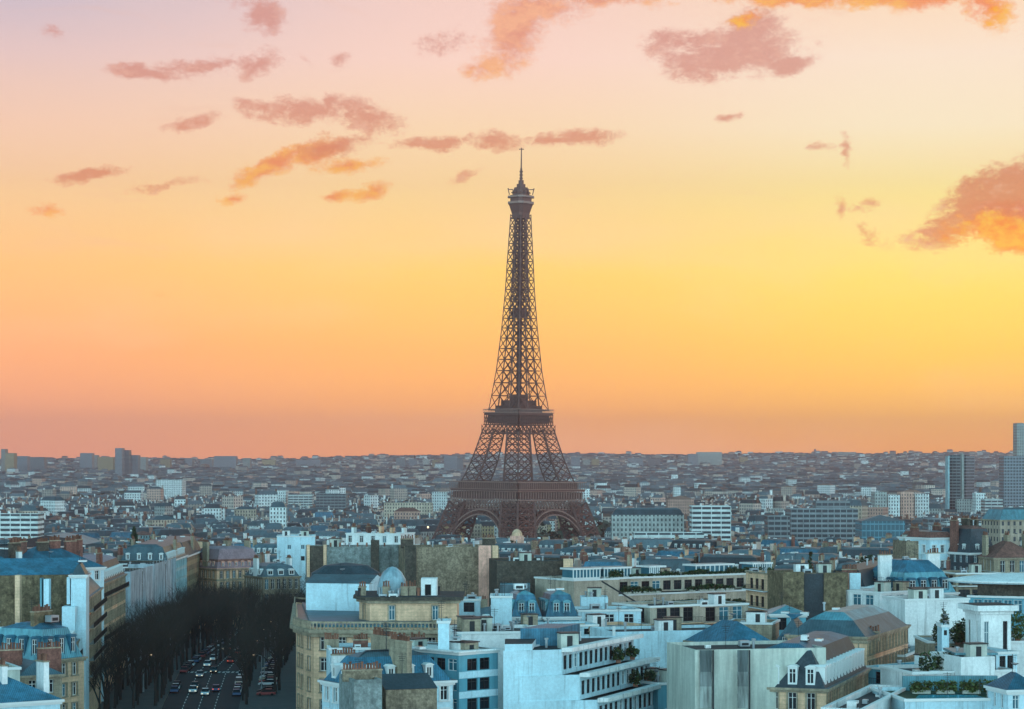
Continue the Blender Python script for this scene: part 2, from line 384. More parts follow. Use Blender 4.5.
class TB(MB):
    def bar(s, a, b, w, m='iron'): s.tube(rot45(a), rot45(b), w*.7071, w*.7071, m)
    def rbox(s, x0, x1, y0, y1, z0, z1, m='iron'):
        s.prism([rot45((x, y, 0))[:2] for x, y in ((x0, y0), (x1, y0), (x1, y1), (x0, y1))], z0, z1, m, top=m, bot=True)
def tobj(mb, name, par=None):
    o = bpy.data.objects.new(name, mb.mesh(name)); COL.objects.link(o); o.parent = par or tw; o['_org'] = (0., 0., 0.); return o
def corner(qx, qy, z, i, j):
    """corner (i,j in 0/1; 0 = outer) of the leg in quadrant qx,qy"""
    h, s = pd(z), ps(z); return (qx*(h-s*i), qy*(h-s*j), z)
def leg_lattice(b, qx, qy, zs, cw, bw, double=True):
    for z0, z1 in zip(zs, zs[1:]):
        c0 = [corner(qx, qy, z0, i, j) for i, j in ((0, 0), (1, 0), (1, 1), (0, 1))]
        c1 = [corner(qx, qy, z1, i, j) for i, j in ((0, 0), (1, 0), (1, 1), (0, 1))]
        for k in range(4):
            q = (k+1) % 4
            b.bar(c0[k], c1[k], cw); b.bar(c0[k], c0[q], bw*1.15); b.bar(c0[k], c1[q], bw); b.bar(c0[q], c1[k], bw)
            if double:
                md = lambda p, r_: tuple((u+w)/2 for u, w in zip(p, r_))
                m0, m1, ml, mr = md(c0[k], c0[q]), md(c1[k], c1[q]), md(c0[k], c1[k]), md(c0[q], c1[q])
                b.bar(ml, mr, bw*.75); b.bar(m0, ml, bw*.6); b.bar(m0, mr, bw*.6); b.bar(m1, ml, bw*.6); b.bar(m1, mr, bw*.6)
for qx, qy in ((1, 1), (1, -1), (-1, 1), (-1, -1)):
    b = TB(); leg_lattice(b, qx, qy, [0, 9, 18, 27, 36, 45], 1.6, .95)
    o = tobj(b, 'lower_leg')
    f = TB(); h, s = pd(0), ps(0)
    f.rbox(*(sorted((qx*(h+2), qx*(h-s-2)))), *(sorted((qy*(h+2), qy*(h-s-2)))), -1, 2.2, M['stone']); tobj(f, 'masonry_footing', o)
    b = TB(); leg_lattice(b, qx, qy, [56, 65.5, 75, 84, 92.5, 100], 1.05, .56); tobj(b, 'middle_leg')
    b = TB(); zs = [114]; 
    while zs[-1] < 262: zs.append(min(262, zs[-1]+max(6.2, ps(zs[-1])*1.12)))
    leg_lattice(b, qx, qy, zs, .68, .42, False)
    tobj(b, 'upper_leg')
# links between the upper legs
for z0, z1 in zip(zs, zs[1:]):
    b = TB(); h, s = pd(z0), ps(z0)
    for q in (1, -1):
        b.bar((h-s, q*h, z0), (s-h, q*h, z0), .4); b.bar((q*h, h-s, z0), (q*h, s-h, z0), .4)
    h0, s0, h1, s1 = pd(z0), ps(z0), pd(z1), ps(z1); g0, g1 = h0-s0, h1-s1
    if g0 > .8:
        for q in (1, -1):
            b.bar((g0, q*h0, z0), (-g1, q*h1, z1), .32); b.bar((-g0, q*h0, z0), (g1, q*h1, z1), .32)
            b.bar((q*h0, g0, z0), (q*h1, -g1, z1), .32); b.bar((q*h0, -g0, z0), (q*h1, g1, z1), .32)
    if b.f: tobj(b, 'cross_bracing')
# elevator shaft and stairs in the core
b = TB()
b.rbox(-1.3, 1.3, -1.3, 1.3, 114, 262, 'iron'); 
for z in range(118, 260, 6): b.rbox(-1.8, 1.8, -1.8, 1.8, z, z+.6)
tobj(b, 'lift_shaft')
# inner rails seen between the first and second platform
# first platform
def frieze(b, z0, z1, h, n, post, x=True, m='iron'):
    for q in (1, -1):
        for a in range(n):
            t0 = -h+2*h*a/n; t1 = -h+2*h*(a+1)/n
            for fn in (lambda t, z: (t, q*h, z), lambda t, z: (q*h, t, z)):
                b.bar(fn(t0, z0), fn(t0, z1), post, m)
                if x: b.bar(fn(t0, z0), fn(t1, z1), post*.7, m); b.bar(fn(t1, z0), fn(t0, z1), post*.7, m)
b = TB()
b.rbox(-46, 46, -46, 46, 52.5, 54.2) if False else None
h1 = 35.2
# deck as a ring with an open middle
for (a0, a1, c0, c1) in ((-36, 36, -36, -12), (-36, 36, 12, 36), (-36, -12, -12, 12), (12, 36, -12, 12)):
    b.rbox(a0, a1, c0, c1, 53.4, 54.6)
tobj(b, 'first_platform_deck')
p1 = TB(); frieze(p1, 46.8, 53.4, 35.4, 26, .6, False, 'iron2'); frieze(p1, 40, 46.8, 35.2, 22, .5, True, 'iron2')
for q in (1, -1):
    for z, t in ((53.4, .9), (46.8, .8), (39.8, 1.0)):
        p1.bar((-35.6, q*35.4, z), (35.6, q*35.4, z), t, 'iron2'); p1.bar((q*35.4, -35.6, z), (q*35.4, 35.6, z), t, 'iron2')
    p1.rbox(-35, 35, *sorted((q*33.8, q*34.6)), 47.5, 52.6, 'iron'); p1.rbox(*sorted((q*33.8, q*34.6)), -33, 33, 47.5, 52.6, 'iron')
tobj(p1, 'first_platform_frieze')
g = TB()
for q in (1, -1):
    for z, t in ((54.7, .5), (60, .7)):
        g.bar((-36.6, q*36.6, z), (36.6, q*36.6, z), t, 'iron2'); g.bar((q*36.6, -36.6, z), (q*36.6, 36.6, z), t, 'iron2')
frieze(g, 54.6, 60, 36.6, 36, .34, False, 'iron2')
tobj(g, 'gallery_railing')
g = TB()
for q in (1, -1):
    g.rbox(-31, 31, *sorted((q*26, q*33)), 54.6, 59.5); g.rbox(*sorted((q*26, q*33)), -25, 25, 54.6, 59.5)
g.rbox(-24, 24, -24, 24, 52, 54.2) if False else None
tobj(g, 'pavilion')
# four arches
def arch(fn):
    b = TB(); n = 26; R0, R1, zc = 29.6, 33.0, 5.4
    pt = lambda R, k, o: fn(R*cos(pi*k/n), zc+R*sin(pi*k/n)*1.03, o)
    for k in range(n):
        for o in (0, -2.2):
            b.bar(pt(R0, k, o), pt(R0, k+1, o), .9, 'iron2'); b.bar(pt(R1, k, o), pt(R1, k+1, o), .9, 'iron2')
            b.bar(pt(R0, k, o), pt(R1, k, o), .5); b.bar(pt(R0, k, o), pt(R1, k+1, o), .45); b.bar(pt(R0, k+1, o), pt(R1, k, o), .45)
        b.bar(pt(R0, k, 0), pt(R0, k, -2.2), .5)
    for a in range(-9, 10):
        t = a*3.7
        if abs(t) < R1: zt = zc+math.sqrt(R1*R1-t*t)*1.03
        else: continue
        if zt < 40: b.bar(fn(t, zt, 0), fn(t, 40, 0), .5)
    for a in range(-8, 8):
        t0, t1 = a*3.9, (a+1)*3.9
        z0 = zc+math.sqrt(max(0, R1*R1-t0*t0))*1.03; z1 = zc+math.sqrt(max(0, R1*R1-t1*t1))*1.03
        b.bar(fn(t0, z0, 0), fn(t1, 40, 0), .4); b.bar(fn(t1, z1, 0), fn(t0, 40, 0), .4)
    return b
def facep(q, axis):
    def fn(t, z, o):
        h = pd(z)-.2+o
        return (t, q*h, z) if axis else (q*h, t, z)
    return fn
for q in (1, -1):
    for ax in (True, False): tobj(arch(facep(q, ax)), 'arch')
# second platform
b = TB(); b.rbox(-18.4, 18.4, -18.4, 18.4, 110.6, 112.0)
tobj(b, 'second_platform_deck')
b = TB(); frieze(b, 96.5, 103, 19.6, 9, .55); frieze(b, 103, 110.6, 18.4, 16, .5, True, 'iron')
for q in (1, -1):
    for z, h in ((96.5, 19.8), (103, 18.6), (110.6, 18.4)):
        b.bar((-h, q*h, z), (h, q*h, z), .8); b.bar((q*h, -h, z), (q*h, h, z), .8)
    b.rbox(-16.6, 16.6, *sorted((q*15.9, q*16.5)), 104, 110.6); b.rbox(*sorted((q*15.9, q*16.5)), -15.9, 15.9, 104, 110.6)
tobj(b, 'second_platform_girder')
b = TB(); frieze(b, 112, 114.6, 18.9, 30, .28, False, 'iron2')
for q in (1, -1):
    for z in (112.1, 114.6): b.bar((-19, q*18.9, z), (19, q*18.9, z), .5, 'iron2'); b.bar((q*18.9, -19, z), (q*18.9, 19, z), .5, 'iron2')
tobj(b, 'gallery_railing')
b = TB(); b.rbox(-12.5, 12.5, -12.5, 12.5, 112, 117.5); b.rbox(-9.5, 9.5, -9.5, 9.5, 117.5, 121.5); b.rbox(-5, 5, -5, 5, 121.5, 126); tobj(b, 'pavilion')
b = TB(); b.rbox(-5.2, 5.2, -5.2, 5.2, 187, 188.4); b.rbox(-4, 4, -4, 4, 188.4, 191); b.rbox(-4.4, 4.4, -4.4, 4.4, 184, 187); tobj(b, 'intermediate_platform')
# summit
b = TB(); n = 8
ring = lambda h: [rot45((x, y, 0))[:2] for x, y in ((-h, -h+h*.35), (-h+h*.35, -h), (h-h*.35, -h), (h, -h+h*.35), (h, h-h*.35), (h-h*.35, h), (-h+h*.35, h), (-h, h-h*.35))]
for (ha, za, hb, zb) in ((5.4, 259, 5.8, 263), (5.8, 263, 7.4, 268.5), (7.4, 268.5, 8.0, 270)): b.loft(ring(ha), za, ring(hb), zb, M['iron'])
b.cap(ring(8.0), 270, M['iron']); tobj(b, 'summit_bracket')
b = TB(); b.prism(ring(6.9), 270, 276.5, M['iron'], top='iron', bot=True); b.loft(ring(8.4), 269.9, ring(8.4), 271.6, M['iron2'])
b.loft(ring(8.6), 274.6, ring(8.6), 275.4, M['iron2']); b.prism(ring(8.5), 275.4, 276, M['iron2'], top='iron', bot=True)
tobj(b, 'summit_gallery')
b = TB(); b.prism(ring(5.2), 276, 280, M['iron'], top='iron', bot=True); b.loft(ring(5.2), 280, ring(4.2), 282.5, M['iron']); b.cap(ring(4.2), 282.5, M['iron']); b.prism(ring(2.8), 282.5, 285, M['iron'], top='iron'); b.prism(ring(1.7), 285, 288, M['iron'], top='iron')
for a in range(10):
    t = a*.63; p = (6.4*cos(t), 6.4*sin(t)); b.bar((p[0], p[1], 276), (p[0], p[1], 279.5+(a % 3)), .4); b.bar((p[0]-1, p[1], 278.5), (p[0]+1, p[1], 278.5), .8)
for sx in (-1, 1):
    q = (sx*6.2, -sx*6.2); b.bar((q[0], q[1], 277), (q[0]*1.12, q[1]*1.12, 282), .7); b.bar((q[0]*.7, q[1]*.7, 281), (q[0]*1.15, q[1]*1.15, 281), .6)
tobj(b, 'summit_cabin')
b = TB(); b.tube((0, 0, 287), (0, 0, 297), 1.15, .9, M['iron'], 6); b.tube((0, 0, 297), (0, 0, 312.5), .62, .42, M['iron'], 6)
for z in (289.5, 292, 294.5): b.bar((-1.6, 0, z), (1.6, 0, z), .7); b.bar((0, -1.6, z), (0, 1.6, z), .7)
b.bar((-1.3, 1.3, 311.5), (1.3, -1.3, 311.5), .6)
tobj(b, 'antenna')
# ------------------------------------------------------------------ building kit
OCC = []      # (footprint polygon, top z) of everything built by hand, for packing the rest of the city round it
WCACHE = {}
def window_mesh(w, h, style):
    k = (round(w, 2), round(h, 2), style)
    if k in WCACHE: return WCACHE[k]
    b = MB(); t = .09
    gl = {'pale': 'glassblue', 'dark': 'glass', 'french': 'glass', 'blue': 'glassblue'}.get(style, 'glass')
    fm = 'frame' if style != 'dark' else 'dark'
    b.face([(-w/2, .05, 0), (w/2, .05, 0), (w/2, .05, h), (-w/2, .05, h)], gl)
    b.box(-w/2, -w/2+t, -.02, .05, 0, h, fm); b.box(w/2-t, w/2, -.02, .05, 0, h, fm)
    b.box(-w/2+t, w/2-t, -.02, .05, 0, t, fm); b.box(-w/2+t, w/2-t, -.02, .05, h-t, h, fm)
    nb = max(1, int(w/1.3)) if w > 1.5 else 1
    for i in range(nb):
        u = -w/2+w*(i+1)/(nb+1); b.box(u-t/2, u+t/2, -.03, .05, t, h-t, fm)
    if h > 1.6: b.box(-w/2+t, w/2-t, -.025, .05, h*.68, h*.68+t*.8, fm)
    me = b.mesh('window'); WCACHE[k] = me; return me
def put(me, name, parent, loc, rz=0):
    o = bpy.data.objects.new(name, me); COL.objects.link(o); o.parent = parent
    g = parent['_org']; o.location = (loc[0]-g[0], loc[1]-g[1], loc[2]-g[2]); o.rotation_euler = (0, 0, rz); return o
def facing(a, b):
    nx, ny = b[1]-a[1], -(b[0]-a[0]); l = hypot(nx, ny) or 1
    mx, my = (a[0]+b[0])/2, (a[1]+b[1])/2; d = hypot(mx, my)
    return (nx*-mx+ny*-my)/l/d
def facade(b, bld, a, c, z0, z1, mat, win, wall_thick=.22):
    """one wall with real openings; its windows become parts"""
    Lx = hypot(c[0]-a[0], c[1]-a[1]); ux, uy = (c[0]-a[0])/Lx, (c[1]-a[1])/Lx; nx, ny = uy, -ux
    w, h, sp, fh = win.get('w', 1.15), win.get('h', 1.9), win.get('sp', 2.6), win.get('fh', 3.1)
    top, nfl, mg = win.get('top', .7), win.get('n', 3), win.get('mg', .6)
    nfl = min(nfl, int((z1-z0-top)/fh+.3)); n = int((Lx-2*mg+(sp-w))/sp)
    P = lambda u, d, z: (a[0]+ux*u-nx*d, a[1]+uy*u-ny*d, z)
    if n < 1 or nfl < 1:
        b.face([P(0, 0, z0), P(Lx, 0, z0), P(Lx, 0, z1), P(0, 0, z1)], mat, [(0, z0), (Lx, z0), (Lx, z1), (0, z1)]); return
    g0 = (Lx-(n-1)*sp)/2; cols = [(g0+i*sp-w/2, g0+i*sp+w/2) for i in range(n)]
    rows = [(z1-top-k*fh-h, z1-top-k*fh) for k in range(nfl)][::-1]
    rows = [r for r in rows if r[0] > z0+.1]
    us = [0]; [us.extend(q) for q in cols]; us.append(Lx)
    vs = [z0]; [vs.extend(q) for q in rows]; vs.append(z1)
    for i in range(len(us)-1):
        for j in range(len(vs)-1):
            u0, u1, v0, v1 = us[i], us[i+1], vs[j], vs[j+1]
            if u1-u0 < 1e-4 or v1-v0 < 1e-4: continue
            if i % 2 == 1 and j % 2 == 1:
                d = wall_thick
                b.face([P(u0, 0, v0), P(u0, d, v0), P(u0, d, v1), P(u0, 0, v1)], mat)
                b.face([P(u1, d, v0), P(u1, 0, v0), P(u1, 0, v1), P(u1, d, v1)], mat)
                b.face([P(u0, 0, v0), P(u1, 0, v0), P(u1, d, v0), P(u0, d, v0)], mat)
                b.face([P(u0, 0, v1), P(u0, d, v1), P(u1, d, v1), P(u1, 0, v1)], mat)
                if win.get('style', 'french') == 'french' and w < 1.6:
                    for (s0, s1, t0, t1, pr) in ((u0-.2, u0-.002, v0, v1+.2, .16), (u1+.002, u1+.2, v0, v1+.2, .16), (u0-.28, u1+.28, v0-.18, v0-.002, .24), (u0-.002, u1+.002, v1+.002, v1+.2, .16)):
                        fr_ = 'stone' if mat in ('cream',) else 'frame' if mat in ('white', 'bluewhite') else mat
                        b.face([P(s0, -pr, t0), P(s1, -pr, t0), P(s1, -pr, t1), P(s0, -pr, t1)], fr_); b.face([P(s0, 0, t0), P(s0, -pr, t0), P(s0, -pr, t1), P(s0, 0, t1)], fr_)
                        b.face([P(s1, -pr, t0), P(s1, 0, t0), P(s1, 0, t1), P(s1, -pr, t1)], fr_); b.face([P(s0, -pr, t1), P(s1, -pr, t1), P(s1, 0, t1), P(s0, 0, t1)], fr_); b.face([P(s0, 0, t0), P(s1, 0, t0), P(s1, -pr, t0), P(s0, -pr, t0)], fr_)
                bld['_wins'].append((w, v1-v0, win.get('style', 'french'), P((u0+u1)/2, d, v0), atan2(uy, ux)))
            else: b.face([P(u0, 0, v0), P(u1, 0, v0), P(u1, 0, v1), P(u0, 0, v1)], mat, [(u0, v0), (u1, v0), (u1, v1), (u0, v1)])
    bal = win.get('bal', ())
    for k in (range(nfl) if bal == 'all' else bal):
        if k >= nfl: continue
        zz = z1-top-k*fh-h-.15
        if zz < z0+.3: continue
        dd = win.get('bd', .9); m = MB(); m.face_box = None
        q = [P(.1, -dd, 0)[:2], P(Lx-.1, -dd, 0)[:2], P(Lx-.1, 0, 0)[:2], P(.1, 0, 0)[:2]]
        m.prism(q, zz-.22, zz, win.get('slab', 'frame'), top='paleflat', bot=True); bo = m.obj('balcony', bld['_root'])
        r_ = MB(); A, B = P(.15, -dd+.06, zz+1.0), P(Lx-.15, -dd+.06, zz+1.0); r_.tube(A, B, .045, .045, 'dark')
        if win.get('rail', 1):
            kk = max(2, int(Lx/.35))
            for i in range(kk+1):
                u = .15+(Lx-.3)*i/kk; r_.tube(P(u, -dd+.06, zz), P(u, -dd+.06, zz+1.0), .025, .025, 'dark', 3)
            r_.obj('railing', bo)
def chimney(bld, x, y, z0, z1, lx, ly, rz=0, mat='cream', pots=6, par=None, obj=True):
    m = MB(); m.box(x-lx/2, x+lx/2, y-ly/2, y+ly/2, z0, z1, mat, rot=rz, c=(x, y)); m.box(x-lx/2-.1, x+lx/2+.1, y-ly/2-.1, y+ly/2+.1, z1, z1+.18, 'stone', rot=rz, c=(x, y))
    ln = max(lx, ly); pp = []
    for i in range(pots):
        t = -ln/2+ln*(i+.5)/pots; dx, dy = (t, 0) if lx >= ly else (0, t)
        pp.append((x+dx*cos(rz)-dy*sin(rz), y+dx*sin(rz)+dy*cos(rz)))
    if bld['_det'] > 1:
        o = m.obj('chimney', bld['_root'])
        if 'pot' not in WCACHE:
            q = MB(); q.lathe(0, 0, [(.19, 0), (.15, .35), (.15, .7), (.19, .75), (.19, .85)], 'pot', 7); WCACHE['pot'] = q.mesh('chimney_pot')
        for p in pp: put(WCACHE['pot'], 'chimney_pot', o, (p[0], p[1], z1+.18)).scale = (1, 1, random.uniform(.6, 1.25))
    else:
        for p in pp: m.box(p[0]-.16, p[0]+.16, p[1]-.16, p[1]+.16, z1+.18, z1+.18+random.uniform(.4, .9), 'pot')
        m.obj('chimney', bld['_root'])
def dormer(bld, p, rz, w, h, d, mat, gl='glass', arch=False):
    k = ('dormer', round(w, 1), round(h, 1), round(d, 1), mat, arch)
    if k not in WCACHE:
        m = MB(); m.box(-w/2, -w/2+.16, 0, d, 0, h, mat); m.box(w/2-.16, w/2, 0, d, 0, h, mat); m.box(-w/2+.16, w/2-.16, 0, d, 0, .16, mat)
        m.box(-w/2+.16, w/2-.16, 0, d, h-.2, h, mat)
        pr = [(-w/2-.12, h), (w/2+.12, h)]
        top = [(w/2+.12, h+.08), (w/4, h+.38 if arch else h+.3), (-w/4, h+.38 if arch else h+.3), (-w/2-.12, h+.08)]
        pl = pr+top
        i = len(m.v)
        f0 = [(q[0], -.12, q[1]) for q in pl]; f1 = [(q[0], d, q[1]) for q in pl]
        m.face(f0, mat)
        for a in range(len(pl)): b_ = (a+1) % len(pl); m.face([f0[b_], f0[a], f1[a], f1[b_]], mat)
        WCACHE[k] = m.mesh('dormer')
    o = put(WCACHE[k], 'dormer', bld['_root'], p, rz); o['_org'] = (0., 0., 0.)
    g = bpy.data.objects.new('pane', window_mesh(w-.32, h-.36, 'french')); COL.objects.link(g); g.parent = o; g.location = (0, .1, .16)
class D(dict): pass
def building(label, poly, z1, cat='building', name='apartment_building', det=2, group=None, occ=True, topz=None):
    cx_ = sum(p[0] for p in poly)/len(poly); cy_ = sum(p[1] for p in poly)/len(poly); zb = ground(cx_, cy_)
    r_ = root(name, label, cat, (cx_, cy_, zb), group)
    b = D(); b['_root'] = r_; b['_wins'] = []; b['_det'] = det; b['zb'] = zb; b['poly'] = poly
    if occ: OCC.append((poly, topz or z1, b))
    return b
def finish(bld, cap=100):
    if bld['_det'] > 1 and 'ztop' in bld and 'p' in bld and bld['_root'].name.split('.')[0] not in ('flue', 'bare'):
        p = bld['p']; cxa = sum(q[0] for q in p)/len(p); cya = sum(q[1] for q in p)/len(p)
        for _ in range(random.choice((1, 1, 2))):
            t = random.uniform(-.25, .25); antenna(bld, cxa+(p[1][0]-p[0][0])*t, cya+(p[1][1]-p[0][1])*t, bld['ztop']-(.5 if bld['ztop'] == bld.get('z') else .15), random.uniform(1.8, 4), random.random() < .3)
    ws = bld['_wins']
    for (w, h, st, p, rz) in ws[-cap:]: put(window_mesh(w, h, 'pale' if st != 'blue' and random.random() < .22 else st), 'window', bld['_root'], p, rz)
    if len(ws) > cap:
        m = MB(); 
        for (w, h, st, p, rz) in ws[:-cap]:
            c, s = cos(rz), sin(rz); m.face([(p[0]+c*u, p[1]+s*u, p[2]+v_) for u, v_ in ((-w/2, 0), (w/2, 0), (w/2, h), (-w/2, h))], 'glass')
        m.obj('window', bld['_root'])['kind'] = 'stuff'
    bld['_wins'] = []
def vol(bld, poly, z0, z1, mat='cream', win=None, blank=(), roof='flat', rmat='gravel', mh=4.2, mi=1.6, dorm=0, darch=False, cornice=True, par=.5, crown=.8, dw=1.1, dh=1.7, walls=None, dmat=None, sky_=0, ridge=None, ovh=.45, topmat=None):
    if topmat: bld['topmat'] = topmat
    R = bld['_root']; n = len(poly); b = MB(); det = bld['_det']
    for i in range(n):
        a, c = poly[i], poly[(i+1) % n]; mt = (walls or {}).get(i, mat)
        vis = facing(a, c) > .03
        if win and vis and i not in blank: facade(b, bld, a, c, z0, z1, mt, win)
        else:
            l = hypot(c[0]-a[0], c[1]-a[1]); b.face([(a[0], a[1], z0), (c[0], c[1], z0), (c[0], c[1], z1), (a[0], a[1], z1)], mt, [(0, z0), (l, z0), (l, z1), (0, z1)])
    if roof == 'flat':
        q = inset(poly, .3)
        b.loft(poly, z1, q, z1+.001, 'frame' if cornice else mat); b.loft(q, z1, q, z1-par, mat)
    else: b.cap(poly, z1, mat)
    b.obj('wall', R)
    if cornice and roof != 'flat':
        m = MB(); o_ = inset(poly, -ovh); m.prism(o_, z1-.3, z1+.04, 'stone' if mat in ('cream', 'stone', 'w_cream') else 'frame', top='zinc', bot=True)
        o2 = inset(poly, -ovh*.5); m.prism(o2, z1-.6, z1-.301, 'stone' if mat in ('cream', 'stone', 'w_cream') else 'frame', bot=True); m.obj('cornice', R)
    elif cornice:
        m = MB(); o_ = inset(poly, -.18); m.loft(o_, z1-.35, o_, z1+.03, 'frame' if mat != 'cream' else 'stone'); m.loft(o_, z1+.03, inset(poly, .02), z1+.031, 'frame'); m.loft(poly, z1-.35, o_, z1-.351, 'frame'); m.obj('coping', R)
    r_ = MB(); ztop = z1
    if roof == 'flat': r_.cap(inset(poly, .3), z1-par, rmat)
    elif roof == 'mansard':
        p0 = inset(poly, .15); p1 = inset(poly, .15+mi); r_.loft(p0, z1+.041, p1, z1+mh, rmat)
        xs = [p[0] for p in p1]; p2 = inset(p1, min(2.2, bld.get('minw', 9)/4)); tm = bld.get('topmat', 'zinc')
        if crown: r_.loft(p1, z1+mh, p2, z1+mh+crown, tm); r_.cap(p2, z1+mh+crown, tm)
        else: r_.cap(p1, z1+mh, tm)
        ztop = z1+mh+crown
        if dorm:
            for i in range(n):
                a, c = poly[i], poly[(i+1) % n]
                if facing(a, c) < .03 or i in blank: continue
                l = hypot(c[0]-a[0], c[1]-a[1]); ux, uy = (c[0]-a[0])/l, (c[1]-a[1])/l; k = int((l-1.2)/dorm)
                for j in range(k):
                    u = l/2+(j-(k-1)/2)*dorm; ins = .35
                    dormer(bld, (a[0]+ux*u-uy*ins, a[1]+uy*u+ux*ins, z1+.45), atan2(uy, ux), dw, min(dh, mh-1.1), min(mi*.9, 1.6)+.3, dmat or 'frame', arch=darch)
    elif roof in ('hip', 'gable'):
        # assumes four corners
        a, b_, c, d = inset(poly, -ovh*.6) if roof == 'hip' else inset(poly, -.1)
        l1 = hypot(b_[0]-a[0], b_[1]-a[1]); l2 = hypot(c[0]-b_[0], c[1]-b_[1])
        if (l1 < l2) if ridge is None else ridge: a, b_, c, d = b_, c, d, a; l1, l2 = l2, l1
        md = lambda p, q, t=.5: (p[0]+(q[0]-p[0])*t, p[1]+(q[1]-p[1])*t)
        e0, e1 = md(d, a), md(b_, c); k = min(.48, l2/2/l1) if roof == 'hip' else 0
        r0, r1 = md(e0, e1, k), md(e0, e1, 1-k); zz = z1+mh; z_ = z1+.041
        v3 = lambda p, z: (p[0], p[1], z)
        r_.face([v3(a, z_), v3(b_, z_), v3(r1, zz), v3(r0, zz)], rmat); r_.face([v3(c, z_), v3(d, z_), v3(r0, zz), v3(r1, zz)], rmat)
        gm = rmat if roof == 'hip' else mat
        r_.face([v3(b_, z_), v3(c, z_), v3(r1, zz)], gm); r_.face([v3(d, z_), v3(a, z_), v3(r0, zz)], gm); ztop = zz
    if roof != 'none' and r_.f: r_.obj('roof', R)
    if det and roof == 'flat' and sky_ < 3 and (poly[1][0]-poly[0][0])*10 > 50: sky_ = sky_+4
    if roof == 'mansard' and det and crown: sky_ = max(sky_, 2)
    if sky_:
        for k in range(sky_):
            u, w_ = random.uniform(.2, .8), random.uniform(.2, .8)
            a, b_, d = poly[0], poly[1], poly[-1]; x_ = a[0]+(b_[0]-a[0])*u+(d[0]-a[0])*w_; y_ = a[1]+(b_[1]-a[1])*u+(d[1]-a[1])*w_
            m = MB(); zz = z1-par if roof == 'flat' else ztop; t = random.choice(('vent_box', 'vent_box', 'skylight', 'vent_pipe', 'vent_pipe', 'roof_cabin') if roof == 'flat' else ('skylight', 'vent_pipe', 'skylight', 'vent_box'))
            rz = atan2(b_[1]-a[1], b_[0]-a[0])
            if t == 'vent_box': s = random.uniform(.35, .9); m.box(x_-s, x_+s, y_-s*.7, y_+s*.7, zz+.15, zz+.15+s*1.1, random.choice(('tank', 'white', 'tank')), rot=rz); m.box(x_-s-.08, x_+s+.08, y_-s*.7-.08, y_+s*.7+.08, zz, zz+.15, 'dark', rot=rz); m.box(x_-s*.7, x_+s*.7, y_-s*.71-.03, y_-s*.71, zz+.3, zz+s*.9, 'dark', rot=rz, c=(x_, y_))
            elif t == 'skylight': m.box(x_-.7, x_+.7, y_-.5, y_+.5, zz, zz+.3, 'frame', rot=rz); m.box(x_-.6, x_+.6, y_-.4, y_+.4, zz+.3, zz+.34, 'glassblue', rot=rz)
            elif t == 'vent_pipe': m.lathe(x_, y_, [(.18, zz), (.18, zz+1.1), (.3, zz+1.15), (.3, zz+1.4)], 'tank', 8)
            else: m.box(x_-1.3, x_+1.3, y_-1, y_+1, zz, zz+2.1, random.choice(('white', 'concrete', 'stone')), rot=rz); m.box(x_-1.45, x_+1.45, y_-1.15, y_+1.15, zz+2.1, zz+2.25, 'dark', rot=rz); m.box(x_-.4, x_+.4, y_-1.03, y_-1.001, zz, zz+1.8, 'dark', rot=rz, c=(x_, y_))
            m.obj(t, R)
    return ztop
def rectp(pxl, Yl, pxr, Yr, depth, skew=0):
    A = (X_(pxl, Yl), Yl); B = (X_(pxr, Yr), Yr); l = hypot(B[0]-A[0], B[1]-A[1]); ux, uy = (B[0]-A[0])/l, (B[1]-A[1])/l
    nx, ny = -uy+ux*skew, ux+uy*skew
    return [A, B, (B[0]+nx*depth, B[1]+ny*depth), (A[0]+nx*depth, A[1]+ny*depth)]
def antenna(bld, x, y, z, h=3.2, dish=False):
    m = MB(); m.tube((x, y, z-.1), (x, y, z+h), .05, .04, 'dark')
    for k in range(4): m.tube((x-.6+.1*k, y, z+h-.2-k*.28), (x+.6-.1*k, y, z+h-.2-k*.28), .03, .03, 'dark', 3)
    if dish: m.lathe(x+.3, y-.2, [(.1, z+h*.5-.2), (.45, z+h*.5), (.5, z+h*.5+.1)], 'tank', 9)
    m.obj('antenna', bld['_root'])
_sh = {}
